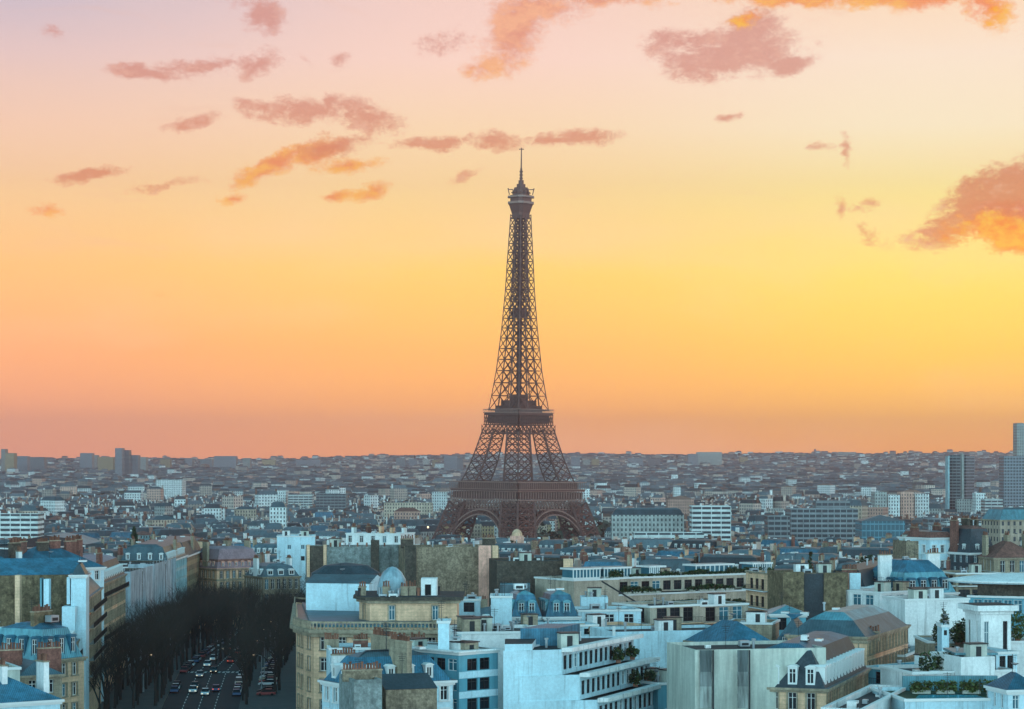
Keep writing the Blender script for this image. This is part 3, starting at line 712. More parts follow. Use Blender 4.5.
def shrub(x, y, z, h, w, label, group='plants on the roof terraces', m='leaf', name='potted_shrub', cat='plant', box=False, dx=None, rz=0):
    """leafy plant in a tub, or a clipped hedge in a trough"""
    rnd = random.Random(int(x*97+y*31)); r_ = root(name, label, cat, (x, y, z), group)
    c, s = cos(rz), sin(rz); lx = dx or w
    b = MB(); n = int(min(520, 90+lx*h*42))
    for k in range(n):
        u, v_, t = rnd.uniform(-1, 1), rnd.uniform(-1, 1), rnd.random()
        if not box:
            q = (1-abs(2*t-1)**2.2)**.5; u *= q; v_ *= q
        X0 = x+(u*lx/2)*c-(v_*w/2)*s; Y0 = y+(u*lx/2)*s+(v_*w/2)*c; Z0 = z+.35+t*(h-.35)*(rnd.uniform(.75, 1.12))
        r0 = rnd.uniform(.14, .3); a, e = rnd.uniform(0, 6.28), rnd.uniform(-.9, .9)
        p = (cos(a)*r0, sin(a)*r0, r0*e); q2 = (-sin(a)*r0*.7, cos(a)*r0*.7, r0*rnd.uniform(-.9, .9))
        b.face([(X0-p[0], Y0-p[1], Z0-p[2]), (X0+q2[0], Y0+q2[1], Z0+q2[2]), (X0+p[0], Y0+p[1], Z0+p[2]), (X0-q2[0], Y0-q2[1], Z0-q2[2])], m if rnd.random() > .25 else 'leafl')
    b.obj('foliage', r_)
    t_ = MB(); t_.box(x-lx/2*.8 if box else x-.35, x+lx/2*.8 if box else x+.35, y-min(.35, w/2), y+min(.35, w/2), z+.005, z+.5, 'concrete' if box else 'pot', rot=rz, c=(x, y)); t_.obj('trough' if box else 'tub', r_)
    return r_
# ------------------------------------------------------------------ near buildings, left side of the avenue
HW1 = dict(w=1.15, h=1.95, sp=2.6, fh=3.15, n=5, style='french')
def h_simple(label, pxl, Yl, pxr, Yr, top, depth, mat='cream', win=None, **k):
    kw = {q: k.pop(q) for q in ('name', 'cat', 'det', 'group') if q in k}; skew = k.pop('skew', 0)
    p = rectp(pxl, Yl, pxr, Yr, depth, skew); z = Z_(top, Yl); b = building(label, p, z, **kw)
    b['minw'] = min(depth, hypot(p[1][0]-p[0][0], p[1][1]-p[0][1])); b['topmat'] = k.pop('topmat', 'zinc')
    b['ztop'] = vol(b, p, b['zb']-1, z, mat, win, **k); b['z'] = z; b['p'] = p; return b
def chims(b, n=3, mat='cream', h=2.2, ln=3.2, pots=7, across=True, lo=0.04, hi=.96, v_=.5):
    p = b['p']; A, B, Cc, Dd = p[:4]; rz = atan2(B[1]-A[1], B[0]-A[0])
    for i in range(n):
        t = lo+(hi-lo)*(i/(n-1) if n > 1 else .5); w_ = v_+random.uniform(-.12, .12)
        x_ = A[0]+(B[0]-A[0])*t+(Dd[0]-A[0])*w_; y_ = A[1]+(B[1]-A[1])*t+(Dd[1]-A[1])*w_
        m_ = random.choice(mat) if isinstance(mat, list) else mat
        chimney(b, x_, y_, b['z']-.5, b['ztop']+h*random.uniform(.8, 1.15), .75 if across else ln, ln if across else .75, rz, m_, pots)
# big rubble party wall at far left
b = h_simple('long olive rubble blank wall with pale vertical flues at the left edge', -30, 440, 84, 446, 576, 14, 'rubble', None, roof='gable', rmat='bluezinc', mh=3, cornice=False, name='rubble_party_wall')
for px, w, m, top, bot in ((18, .9, 'cream', 575, 628), (47, 1.0, 'bluewhite', 579, 609), (41.5, .35, 'cyanzinc', 578, 612), (69, .6, 'bluewhite', 577, 604)):
    q = MB(); x_ = X_(px, 438.9); q.box(x_-w/2, x_+w/2, 438.2, 440.2, Z_(bot, 439), Z_(top, 439), m); q.obj('flue', b['_root'])
q = MB(); q.box(X_(64, 438), X_(77, 438), 436, 440, Z_(632, 438), Z_(606, 438), 'bluewhite'); q.obj('annex_box', b['_root'])
q = MB(); q.box(X_(36, 438), X_(44, 438), 437.5, 440, Z_(628, 438), Z_(613, 438), 'white'); q.box(X_(38, 438), X_(41, 438), 437.35, 437.49, Z_(626, 438), Z_(616, 438), 'black'); q.obj('annex_box', b['_root'])
finish(b)
b = h_simple('white gable block with slanted skylight beside the olive rubble wall', 71, 438, 86, 438.3, 575, 8, 'bluewhite', None, roof='mansard', rmat='zinc', mh=2, mi=1, crown=.4)
b['topmat'] = 'zinc'; finish(b)
# bright blue roofs above it
b = h_simple('broad bright blue zinc roof with brick chimneys above the olive rubble wall', 28, 478, 104, 492, 570, 15, 'bluewhite', dict(HW1, n=1), roof='hip', rmat='bluezinc', mh=4.6, name='blue_roofed_building')
chims(b, 6, ['brick', 'brick', 'dark_masonry'], .9, 2.6, 7, across=False, v_=.5); finish(b)
b = h_simple('small bright blue roof at the left edge above the rubble wall', -25, 470, 26, 474, 571, 14, 'zinc', None, roof='hip', rmat='bluezinc', mh=3.2, name='blue_roofed_building'); chims(b, 3, ['brick', 'white'], .4, 3, 7); finish(b)
b = h_simple('grey hall under a long low pale elliptical roof at the left', 8, 620, 84, 640, 548, 26, 'slate', None, roof='flat', rmat='gravel', name='vaulted_roof_hall', cat='hall')
q = MB(); n = 14; A, B = (X_(8, 618), 618), (X_(84, 640), 640)
prof = [(-.02, 0), (.08, .9), (.25, 2.1), (.5, 2.9), (.75, 2.1), (.92, .9), (1.02, 0)]
for (t0, z0), (t1, z1) in zip(prof, prof[1:]):
    e = lambda t, z, d: (A[0]+(B[0]-A[0])*t, A[1]+(B[1]-A[1])*t+d, b['z']+.2+z)
    q.face([e(t0, z0, -1), e(t1, z1, -1), e(t1, z1, 26), e(t0, z0, 26)], 'cyanzinc'); q.face([e(t0, 0, -.9), e(t1, 0, -.9), e(t1, z1, -.9), e(t0, z0, -.9)], 'slate')
q.obj('curved_roof', b['_root']); finish(b)
# avenue front, three houses
FW = dict(w=1.15, h=2.0, sp=2.5, fh=3.2, n=6, style='french', bal=(0, 2, 4), bd=1.0, slab='stone')
p = [(-74.5, 372), (-83.4, 453), (-97, 453), (-90, 372)]
p = [(-90, 380), (-76, 378), (-83.6, 452), (-98, 452)]
b = building('cream corner apartment house stepping down the avenue, nearest on the left side', p, 47.5)
b['minw'] = 12; b['topmat'] = 'bluezinc'
vol(b, p, 20, Z_(668, 376), 'cream', FW, blank=(0,), roof='mansard', rmat='bluezinc', mh=2.2, mi=1.8, dorm=3); finish(b)
p = [(-99, 452), (-82.9, 452), (-86.6, 488), (-103, 488)]
b = building('pale stone apartment house with dark stepped balconies beside the blue dormer roof', p, 48.6)
vol(b, p, 20, 48.6, 'cream', dict(FW, bal=(0, 1, 2, 3, 4), bd=1.3), blank=(0,), roof='mansard', rmat='zinc', mh=2.6, mi=2.2, dorm=0); finish(b)
p = [(-104, 490), (-89.5, 490), (-93.5, 560), (-110, 560)]
b = building('cream avenue building with three white dormers and a rounded cornice', p, 50)
b['minw'] = 14; b['topmat'] = 'bluezinc'
b['p'] = p; b['z'] = 48; b['ztop'] = vol(b, p, 20, 48, 'cream', dict(FW, sp=3.0, bal=(0, 3, 5)), roof='mansard', rmat='slate', mh=4, mi=1.8, dorm=3.4, darch=True); chims(b, 3, 'brick', 1.5, 4, 9); finish(b)
# sheeted scaffolds
for lb, a, c, zt in (('nearer tall building front wrapped in blue-grey scaffold sheeting', (-96.3, 579), (-96.8, 616), 47.6), ('farther tall building front wrapped in blue-grey scaffold sheeting', (-97.0, 622), (-97.6, 662), 47.6)):
    p = [(a[0]-17, a[1]), a, c, (c[0]-17, c[1])]; b = building(lb, p, zt, name='sheeted_building')
    vol(b, p, 18, zt-.8, 'dark_masonry', None, roof='flat', rmat='gravel')
    for i in range(2):
        q = MB(); t0, t1 = (0.0, .49) if i == 0 else (.51, 1.0)
        k = 14
        for j in range(k):
            s0, s1 = t0+(t1-t0)*j/k, t0+(t1-t0)*(j+1)/k
            o0, o1 = .9+.12*(j % 2), .9+.12*((j+1) % 2)
            q.face([(a[0]+o0, a[1]+(c[1]-a[1])*s0, 20), (a[0]+o1, a[1]+(c[1]-a[1])*s1, 20), (a[0]+o1, a[1]+(c[1]-a[1])*s1, zt), (a[0]+o0, a[1]+(c[1]-a[1])*s0, zt)], 'sheet')
        q.obj('scaffold_sheet', b['_root'])
    q = MB(); q.face([(a[0]-6, a[1]-.6, 20), (a[0]+1, a[1]-.6, 20), (a[0]+1, a[1]-.6, zt), (a[0]-6, a[1]-.6, zt)], 'sheet'); q.obj('scaffold_sheet', b['_root'])
    q = MB()
    for j in range(9):
        yy = a[1]+(c[1]-a[1])*j/8; q.tube((a[0]+.75, yy, 20), (a[0]+.75, yy, zt+.8), .06, .06, 'tank')
    for z_ in (zt-.1, zt-4, zt-8, zt-12): q.tube((a[0]+.72, a[1], z_), (c[0]+1.2, c[1], z_), .06, .06, 'tank')
    q.obj('scaffold_frame', b['_root']); finish(b)
TG = dict(w=1.2, h=2.0, sp=2.7, fh=3.2, n=5, style='french')
for lb, X0, Y0, Y1, zt, mt, rm, dn in (('narrow teal-grey avenue house with pale dormers just past the scaffolds', -98.5, 664, 712, 46.5, 'w_teal', 'zinc', 3.2), ('brown plain-fronted avenue house past the scaffolds', -100.5, 716, 762, 46, 'w_tan', 'slate', 0)):
    p = [(X0-14, Y0), (X0, Y0), (X0-1.5, Y1), (X0-16, Y1)]; b = building(lb, p, zt)
    vol(b, p, 15, zt, mt, TG if dn else None, roof='mansard', rmat=rm, mh=4, mi=1.8, dorm=dn); b['p'] = p; b['z'] = zt; b['ztop'] = zt+4; chims(b, 2, 'stone', 1.5, 3, 6); finish(b)
p = rectp(201, 765, 216, 758, 18); zt = Z_(573, 765); b = building('modern block with four bright white balcony bands near the avenue end', p, zt, name='balcony_block')
vol(b, p, 15, zt, 'slate', None, roof='flat')
for k in range(6):
    q = MB(); z_ = zt-1.2-k*3.2; pp = inset(p, -1.1); q.prism(pp, z_-1.1, z_, 'white', top='white', bot=True); q.obj('balcony_band', b['_root'])
finish(b)
b = h_simple('large blank cream gable wall behind the pink avenue-end building', 179, 800, 216, 812, 548, 16, 'cream', None, roof='flat', cornice=False, name='blank_gable_building'); chims(b, 2, 'cream', 1.5, 3, 6); finish(b)
b = h_simple('rosy-topped stone building with mauve mansard closing the avenue', 217, 745, 263, 756, 569, 16, 'cream', dict(w=1.1, h=2.4, sp=2.35, fh=3.6, n=4, style='french'), roof='mansard', rmat='mauve', mh=6.2, mi=2.2, dorm=2.5, dmat='pink', topmat='mauve')
q = MB(); pp = inset(b['p'], -.12); q.loft(pp, b['z']-3.9, pp, b['z']-3.4, 'stone'); q.loft(pp, b['z']-.3, pp, b['z']+.2, 'pink'); q.obj('cornice', b['_root'])
q = MB(); pp = inset(b['p'], .8); q.loft(pp, b['z']+2.2, inset(b['p'], 1.0), b['z']+3.0, 'brick'); q.obj('roof_band', b['_root']); chims(b, 3, 'stone', 1.5, 3, 7); finish(b)
b = h_simple('low stone building with a row of tall arched windows right of the rosy one', 263, 720, 300, 726, 577, 15, 'stone', dict(w=1.2, h=3.2, sp=2.0, fh=4.6, n=2, style='french'), roof='mansard', rmat='zinc', mh=3.2, mi=1.8, dorm=3.6, darch=True, dw=1.8, dh=1.6); chims(b, 2, 'white', 1.5, 3, 6); finish(b)
# bottom-left corner
b = h_simple('bright blue mansard pavilion with two tall dormers, lower left', 43, 352, 84, 360, 661, 12, 'cream', dict(HW1, n=4, sp=2.4), roof='mansard', rmat='cyanzinc', mh=4.6, mi=1.6, dorm=2.6, dw=1.3, dh=2.9, dmat='bluezinc', topmat='bluezinc', name='mansard_pavilion')
chims(b, 1, 'rubble', 1.5, 4, 9, across=False); finish(b)
b = h_simple('white block with two dark terrace bands at the left edge', -30, 362, 40, 364, 633, 13, 'bluewhite', dict(w=1.3, h=1.5, sp=3.1, fh=4.1, n=4, top=1.7, style='dark', bal='all', bd=1.4, rail=0), roof='flat', rmat='gravel', name='terraced_block', sky_=3); finish(b)
b = h_simple('plain greenish blank block in the lower left corner', -30, 330, 20, 333, 669, 12, 'concrete', None, roof='flat', rmat='paleflat', name='blank_block', sky_=2); finish(b)
b = h_simple('lead-dark gutter roof with terracotta pots between the lower left blocks', 20, 338, 62, 341, 676, 12, 'stone', dict(HW1, n=2), roof='hip', rmat='zinc', mh=1.8, name='low_roofed_building'); chims(b, 2, ['stone', 'brick'], 1.6, 3.5, 8, across=False, v_=.5); finish(b)
b = h_simple('wide bright blue roof filling the lower left corner', -30, 296, 60, 303, 705, 13, 'bluewhite', None, roof='hip', rmat='bluezinc', mh=3.4, name='blue_roofed_building'); chims(b, 3, ['white', 'stone'], 1.2, 2.5, 6, v_=.4); finish(b)

# ------------------------------------------------------------------ centre-left
b = h_simple('long teal-grey rubble party wall with dark chimney stack', 310, 556, 407, 560, 547, 13, 'rubble_teal', None, roof='flat', cornice=False, name='rubble_party_wall', sky_=3)
for pxa, pxb, t, bt, m, dd in ((309, 325, 546, 577, 'dark_masonry', 1.2), (371, 379, 540, 582, 'dark_masonry', 1.6)):
    q = MB(); q.box(X_(pxa, 555), X_(pxb, 555), 556-dd, 556.2, Z_(bt, 555), Z_(t, 555), m)
    if pxb < 330:
        for xx in (pxa-.6, pxb): q.box(X_(xx, 555)-.35, X_(xx, 555)+.35, 554.4, 556.1, Z_(bt, 555), Z_(t, 555)+.3, 'cream')
    q.obj('flue', b['_root'])
for k in range(7):
    x_ = X_(330+k*9, 558); m = MB(); m.lathe(x_, 560+k % 3, [(.25, b['z']-.5), (.2, b['z']+.9)], 'pot', 6); m.obj('chimney_pot', b['_root'])
finish(b)
b = h_simple('big brown rubble party wall ending in a rosy strip, below the tower', 407, 545, 499, 549, 547, 15, 'rubble_brown', None, roof='flat', cornice=False, name='rubble_party_wall', sky_=5)
for pxa, pxb, m, dd in ((405, 416, 'dark_masonry', .9), (478.5, 491, 'pink', .5), (492.5, 498, 'cream', .8)):
    q = MB(); q.box(X_(pxa, 544), X_(pxb, 544), 545-dd, 545.3, Z_(620, 544), Z_(546, 544)+.1, m); q.obj('flue', b['_root'])
chims(b, 2, ['brick', 'dark_masonry'], 1.5, 3, 7, across=False); finish(b)
# main rounded corner building 302-440
STW = dict(w=1.2, h=2.1, sp=2.9, fh=3.4, n=6, style='french', top=1.5)
p = [(X_(300, 384)-.6, 384), (X_(305, 377), 377), (X_(314, 373), 373), (X_(442, 372), 372), (X_(442, 372), 392), (X_(296, 440), 440)]
zt = Z_(627, 374); b = building('weathered stone corner building with balustraded cornice beside the avenue', p, zt, name='stone_corner_building', topz=52)
vol(b, p, 20, zt, 'cream', STW, blank=(2,) if False else (), roof='flat', rmat='zinc', cornice=False, par=.2)
q = MB(); q.prism(inset(p, -1.1), zt-.9, zt-.3, 'stone', top='stone', bot=True); q.prism(inset(p, -.6), zt-1.5, zt-.901, 'stone', bot=True); q.obj('cornice', b['_root'])
q = MB(); p1 = inset(p, -.6); q.loft(p1, zt+.7, p1, zt+1.0, 'stone'); q.loft(p1, zt+1.0, inset(p1, .35), zt+1.001, 'stone')
for i in range(len(p1)):
    a, c = p1[i], p1[(i+1) % len(p1)]; l = hypot(c[0]-a[0], c[1]-a[1]); k = int(l/.6)
    if facing(a, c) < 0: continue
    for j in range(k): t = (j+.5)/k; x_, y_ = a[0]+(c[0]-a[0])*t, a[1]+(c[1]-a[1])*t; q.box(x_-.1, x_+.1, y_-.1+.15, y_+.1+.15, zt-.3, zt+.7, 'stone')
q.obj('balustrade', b['_root'])
m = MB(); m.prism(inset(p, 2.2), zt-.2, zt+.3, 'cyanzinc', top='bluezinc'); m.obj('terrace_roof', b['_root'])
# its attic pavilion with rounded left end
A = [(X_(367, 388), 388), (X_(352, 394)+1.0, 390.5), (X_(352, 397)-.3, 398), (X_(371, 412), 412)]
at = [(X_(370, 384), 384), (X_(457, 384), 384), (X_(457, 384), 400), (X_(372, 384)-3, 402), (X_(356, 384)+.2, 396), (X_(356, 384)+.2, 389)]
zc = Z_(599, 384)
vol(b, at, zt-.2, zc, 'cream', dict(w=1.0, h=2.4, sp=7.2, fh=4, n=1, top=1.1), roof='flat', rmat='gravel', cornice=False, par=.15)
q = MB(); q.prism(inset(at, -1.0), zc-.2, zc+.35, 'dark_masonry', top='gravel', bot=True); q.prism(inset(at, -.5), zc-.7, zc-.21, 'stone', bot=True); q.obj('attic_cornice', b['_root'])
dm = MB(); dx_, dy_ = X_(392, 392), 393; R0 = 2.6
dm.lathe(dx_, dy_, [(R0, zc+.3), (R0*.97, zc+1.6), (R0*.86, zc+2.9), (R0*.6, zc+4.1), (R0*.28, zc+4.8), (.05, zc+5.0)], 'domezinc', 20); smooth(dm.obj('dome', b['_root']))
m = MB(); m.box(X_(421, 388), X_(437, 388), 388, 392, zc+.35, zc+3.2, 'white'); m.box(X_(425, 388), X_(431, 388), 387.9, 387.999, zc+.4, zc+2.2, 'black'); m.obj('roof_cabin', b['_root'])
for px in (386, 404, 362, 412): chimney(b, X_(px, 387), 387.5+random.random(), zc+.3, zc+1.7, 1.2, .6, 0, 'stone', 3)
m = MB()
for k in range(14): m.lathe(X_(360+k*6.5, 388), 386+random.uniform(0, 9), [(.2, zc+.3), (.2, zc+random.uniform(.8, 1.6)), (.3, zc+1.7)], random.choice(('tank', 'dark', 'pot')), 6) if k % 3 == 0 else None
m.obj('vent_pipe', b['_root']); antenna(b, X_(371, 390), 390, zc+.3, 3); finish(b)
b = h_simple('pale weathered gable wall with sloping top left of the white dome', 306, 412, 369, 409, 583, 9, 'bluewhite', None, roof='gable', rmat='zinc', mh=1.4, cornice=False, name='blank_gable_building', ridge=False)
q = MB(); q.lathe(X_(346, 425), 425, [(7, b['z']-1), (6.4, b['z']+1.2), (4, b['z']+2.6), (.1, b['z']+3.1)], 'slate', 20, sy=.6); q.obj('domed_roof', b['_root']); finish(b)
b = h_simple('cyan-white block with four dark square openings, left of the rubble wall', 277, 790, 315, 791, 536, 16, 'bluewhite', dict(w=1.3, h=1.5, sp=4.6, fh=3.9, n=2, top=3, mg=2, style='dark'), blank=(1, 3), roof='flat', name='white_block', sky_=5); finish(b)
# small light building behind with pinkish chimneys 345-400,520-545
b = h_simple('cluster of white attic rooms with brick chimneys above the teal rubble wall', 346, 660, 400, 655, 533, 12, 'white', dict(HW1, n=1, sp=3.5), roof='flat', rmat='gravel', name='attic_cluster', sky_=8); b['ztop'] = b['z']; chims(b, 5, ['brick', 'white', 'cream'], 1.8, 2.4, 6); finish(b)
# front centre-left: blue mansards
b = h_simple('white-flanked blue mansard house with oblique dormers, bottom centre-left', 322, 316, 350, 309, 680, 15, 'bluewhite', dict(HW1, n=5, sp=2.5), roof='mansard', rmat='bluezinc', mh=3.4, mi=2.2, dorm=2.8, topmat='zinc', skew=.1)
b['p'] = b['p']; chims(b, 2, 'stone', 1.6, 5, 12, across=False, v_=.55); finish(b)
b = h_simple('wide blue zinc mansard with flat dormers in front of the stone corner building', 349, 322, 436, 325, 691, 13, 'stone', dict(HW1, n=2), roof='mansard', rmat='bluezinc', mh=3.4, mi=2.2, dorm=3.1, topmat='zinc', dmat='bluezinc')
chims(b, 3, ['stone', 'white'], .2, 3.4, 9, across=False, v_=.5); finish(b)
b = h_simple('white roof block with dark slots behind the wide blue mansard', 330, 346, 425, 348, 648, 9, 'bluewhite', dict(w=1.6, h=1.6, sp=2.6, fh=3, n=1, style='blue'), roof='flat', rmat='paleflat', name='white_roof_block', sky_=5)
m = MB(); m.box(X_(388, 344), X_(400, 344), 343, 345.8, b['z']-2.5, b['z']+1.9, 'bluewhite'); m.obj('flue', b['_root'])
b['ztop'] = b['z']; chims(b, 4, ['stone', 'brick'], .7, 2.2, 6, across=False, v_=.5); finish(b)
b = h_simple('tan blank rear wall below the wide blue mansard, bottom centre', 386, 296, 437, 298, 690, 10, 'rubble_brown', None, roof='gable', rmat='slate', mh=1.6, cornice=False, name='blank_rear_wall', ridge=False); finish(b)
b = h_simple('stone chimney-wall house with terracotta pots beside the tan rear wall', 354, 290, 382, 291, 680, 9, 'rubble_teal', None, roof='flat', rmat='gravel', cornice=False, name='chimney_wall_house'); b['ztop'] = b['z']; chims(b, 1, 'rubble_brown', .8, 5, 13, across=False, v_=.5); finish(b)
# modern cyan building 438-505
CY = dict(w=1.9, h=1.65, sp=2.35, fh=2.75, n=6, top=.9, mg=.4, style='dark')
b = h_simple('cyan modern block with a grid of dark windows and black flat roof', 459, 318, 498, 323, 653, 17, 'cyan', CY, roof='flat', rmat='gravel', par=1.1, name='modern_block', sky_=0, walls={1: 'bluewhite'})
q = MB(); q.prism(inset(b['p'], -.5), b['z']+.035, b['z']+.25, 'white', bot=True); q.loft(inset(b['p'], -.5), b['z']+.25, inset(b['p'], .4), b['z']+.251, 'white'); q.obj('roof_slab', b['_root'])
for k in range(4):
    q = MB(); z_ = b['z']-.9-2.75*k-1.65; A, B = b['p'][0], b['p'][1]; q.face([(A[0], A[1]-.12, z_-1.0), (B[0], B[1]-.12, z_-1.0), (B[0], B[1]-.12, z_-.08), (A[0], A[1]-.12, z_-.08)], 'bluewhite'); q.obj('spandrel_panel', b['_root'])
finish(b)
b = h_simple('white service tower attached left of the cyan modern block', 438, 322, 449, 322, 621, 5, 'bluewhite', None, roof='flat', name='white_tower', rmat='gravel'); finish(b)
b = h_simple('teal side wing between the white service tower and the cyan block', 450, 325, 459, 325, 640, 10, 'w_teal', None, roof='flat', name='side_wing', sky_=3); finish(b)
b = h_simple('dark roofs with white vents behind the cyan modern block', 455, 350, 540, 352, 632, 14, 'white', None, roof='flat', rmat='gravel', name='vented_roof_block', sky_=14); finish(b)
b = h_simple('pale rounded tower wall left of the blue arched pavilions', 491, 402, 512, 402, 596, 8, 'bluewhite', None, roof='flat', name='pale_wall_block', rmat='gravel', sky_=2); finish(b)
b = h_simple('low dark-windowed link building right of the attic cornice', 458, 410, 480, 410, 599, 7, 'bluewhite', dict(w=1.9, h=1.7, sp=2.3, fh=2.6, n=4, top=.6, style='dark'), roof='flat', name='link_building', sky_=3); finish(b)
# ------------------------------------------------------------------ centre
b = h_simple('long dark brown masonry wall with a tall cream pier, right of centre', 497, 520, 569, 522, 561, 16, 'dark_masonry', None, roof='flat', cornice=False, name='dark_party_wall', sky_=6)
q = MB(); q.box(X_(563.5, 519), X_(573, 519), 518.8, 521.4, Z_(600, 519), Z_(559, 519), 'cream'); q.obj('pier', b['_root'])
m = MB(); m.prism(rectp(500, 505, 530, 505, 8), 30, Z_(585, 505), 'zinc', top='cyanzinc'); m.obj('lean_to', b['_root']); finish(b)
# long terraced residential slab
A, B = (X_(574, 500), 500), (X_(786, 533), 533); l = hypot(B[0]-A[0], B[1]-A[1]); ux, uy = (B[0]-A[0])/l, (B[1]-A[1])/l
def slabp(t0, t1, d0, d1): return [(A[0]+ux*t0*l-uy*d0, A[1]+uy*t0*l+ux*d0), (A[0]+ux*t1*l-uy*d0, A[1]+uy*t1*l+ux*d0), (A[0]+ux*t1*l-uy*d1, A[1]+uy*t1*l+ux*d1), (A[0]+ux*t0*l-uy*d1, A[1]+uy*t0*l+ux*d1)]
b = building('long cream terraced building with planted balconies, right of centre', slabp(0, 1, 0, 15), 49.6, name='terraced_building', topz=52)
vol(b, slabp(0, .2, 0, 15), 20, 49.6, 'greige', None, roof='flat', rmat='gravel')
BW = dict(w=2.2, h=2.1, sp=3.0, fh=3.3, n=1, top=1.0, style='dark', bal=(0,), bd=1.6, slab='greige')
vol(b, slabp(.2, 1, 2.0, 15), 46.2, 49.6, 'greige', BW, roof='flat', rmat='gravel')
vol(b, slabp(.2, 1, .3, 15), 42.7, 46.0, 'greige', dict(BW, sp=3.4), roof='flat', rmat='paleflat', par=.2)
vol(b, slabp(.2, 1, -1.6, 15), 39.2, 42.6, 'greige', dict(BW, sp=3.2), roof='flat', rmat='paleflat', par=.2)
vol(b, slabp(.2, 1, -1.6, 15), 20, 39.1, 'w_cream', None, roof='flat', rmat='paleflat', par=.2)
for t0, t1, mt in ((.05, .17, 'frame'), (.19, .31, 'frame'), (.40, .47, 'white'), (.62, .8, 'frame'), (.9, .99, 'white')):
    pp = slabp(t0, t1, 4.5, 9); m = MB(); m.prism(pp, 49.1, 49.7, mt); m.prism(inset(pp, .12), 49.7, 51.4, 'glassblue'); m.prism(inset(pp, -.25), 51.4, 51.8, mt, top='cyanzinc', bot=True)
    for k in range(9):
        t = k/8; x_, y_ = pp[0][0]+(pp[1][0]-pp[0][0])*t, pp[0][1]+(pp[1][1]-pp[0][1])*t; m.box(x_-.12, x_+.12, y_-.06, y_+.1, 49.7, 51.4, mt)
    m.obj('glazed_veranda', b['_root'])
m = MB(); m.tube((A[0]+.22*l*ux-5, A[1]-.6, 49.3), (A[0]+.22*l*ux+5, A[1]-.4, 43.2), .25, .25, 'dark'); m.obj('drainpipe', b['_root'])
finish(b)
TERR = []
for lvl, (d, z_) in enumerate(((1.2, 49.1), (-.7, 45.9), (-2.6, 42.55))):
    for k in range(17):
        t = .22+.77*(k+random.random()*.6)/17
        if random.random() < (.3 if lvl == 1 else .12): continue
        x_, y_ = A[0]+ux*t*l-uy*(d+.9), A[1]+uy*t*l+ux*(d+.9)
        if lvl == 0: x_, y_ = A[0]+ux*t*l-uy*3, A[1]+uy*t*l+ux*3
        TERR.append((x_, y_, z_, random.uniform(.9, 1.9), random.uniform(1.2, 2.6), lvl))
for i, (x_, y_, z_, h, w, lvl) in enumerate(TERR):
    side = 'clipped dark green hedge trough on the %s terrace of the long cream terraced building' % ('top', 'middle', 'lower')[lvl]
    shrub(x_, y_, z_+.1, h, .9, side, group='hedge troughs on the %s terrace of the long cream building' % ('top', 'middle', 'lower')[lvl], name='hedge_trough', cat='hedge', box=True, dx=w+1, rz=atan2(uy, ux))
# blue pavilions
for lb, a, c in (('left one of two pale blue mansard pavilions with arched dormers', 511, 543), ('right one of two pale blue mansard pavilions with arched dormers', 545, 579)):
    b = h_simple(lb, a, 412, c, 413, 617, 10, 'cyan', dict(HW1, n=1), roof='mansard', rmat='bluezinc', mh=3.9, mi=1.2, dorm=1.9, darch=True, dw=1.3, dh=2.2, dmat='cyanzinc', topmat='cyanzinc', name='mansard_pavilion', crown=.7); finish(b)
b = h_simple('pale cyan ledge building running below the two blue pavilions', 500, 396, 598, 400, 626, 8, 'bluewhite', dict(w=1.2, h=1.0, sp=3.4, fh=3, n=1, style='dark'), roof='flat', rmat='cyanzinc', name='ledge_building', sky_=4); finish(b)
b = h_simple('white half-round roof box behind the small four-window building', 581, 452, 608, 452, 597, 6, 'bluewhite', None, roof='flat', name='white_roof_block', rmat='gravel', cornice=False); finish(b)
b = h_simple('small pale building with a row of four windows, centre', 578, 418, 641, 420, 610, 10, 'bluewhite', dict(w=1.8, h=2.2, sp=3.6, fh=3.2, n=1, top=.8, mg=1, style='french'), roof='flat', rmat='gravel', name='small_pale_building', sky_=3); finish(b)
b = h_simple('cream stepped block with small windows behind the stair-stepped white building', 596, 398, 650, 404, 627, 9, 'cream', dict(w=1.2, h=1.8, sp=4.2, fh=3.2, n=2, top=1, mg=1.4), roof='flat', rmat='paleflat', sky_=3); finish(b)
b = h_simple('dark balconied block with deep openings left of the cyan-white wall', 650, 424, 700, 430, 606, 12, 'greige', dict(w=2.3, h=2.6, sp=3.0, fh=3.5, n=4, top=.5, mg=.4, style='dark', bal='all', bd=1.2, slab='cream'), roof='flat', rmat='gravel', name='balconied_block'); finish(b)
b = h_simple('continuation of deep-balconied block above the cyan-white wall', 700, 431, 748, 437, 605, 12, 'greige', dict(w=2.3, h=2.6, sp=3.2, fh=3.5, n=2, top=.5, mg=.4, style='dark', bal='all', bd=1.2, slab='cream'), roof='flat', rmat='gravel', name='balconied_block'); finish(b)
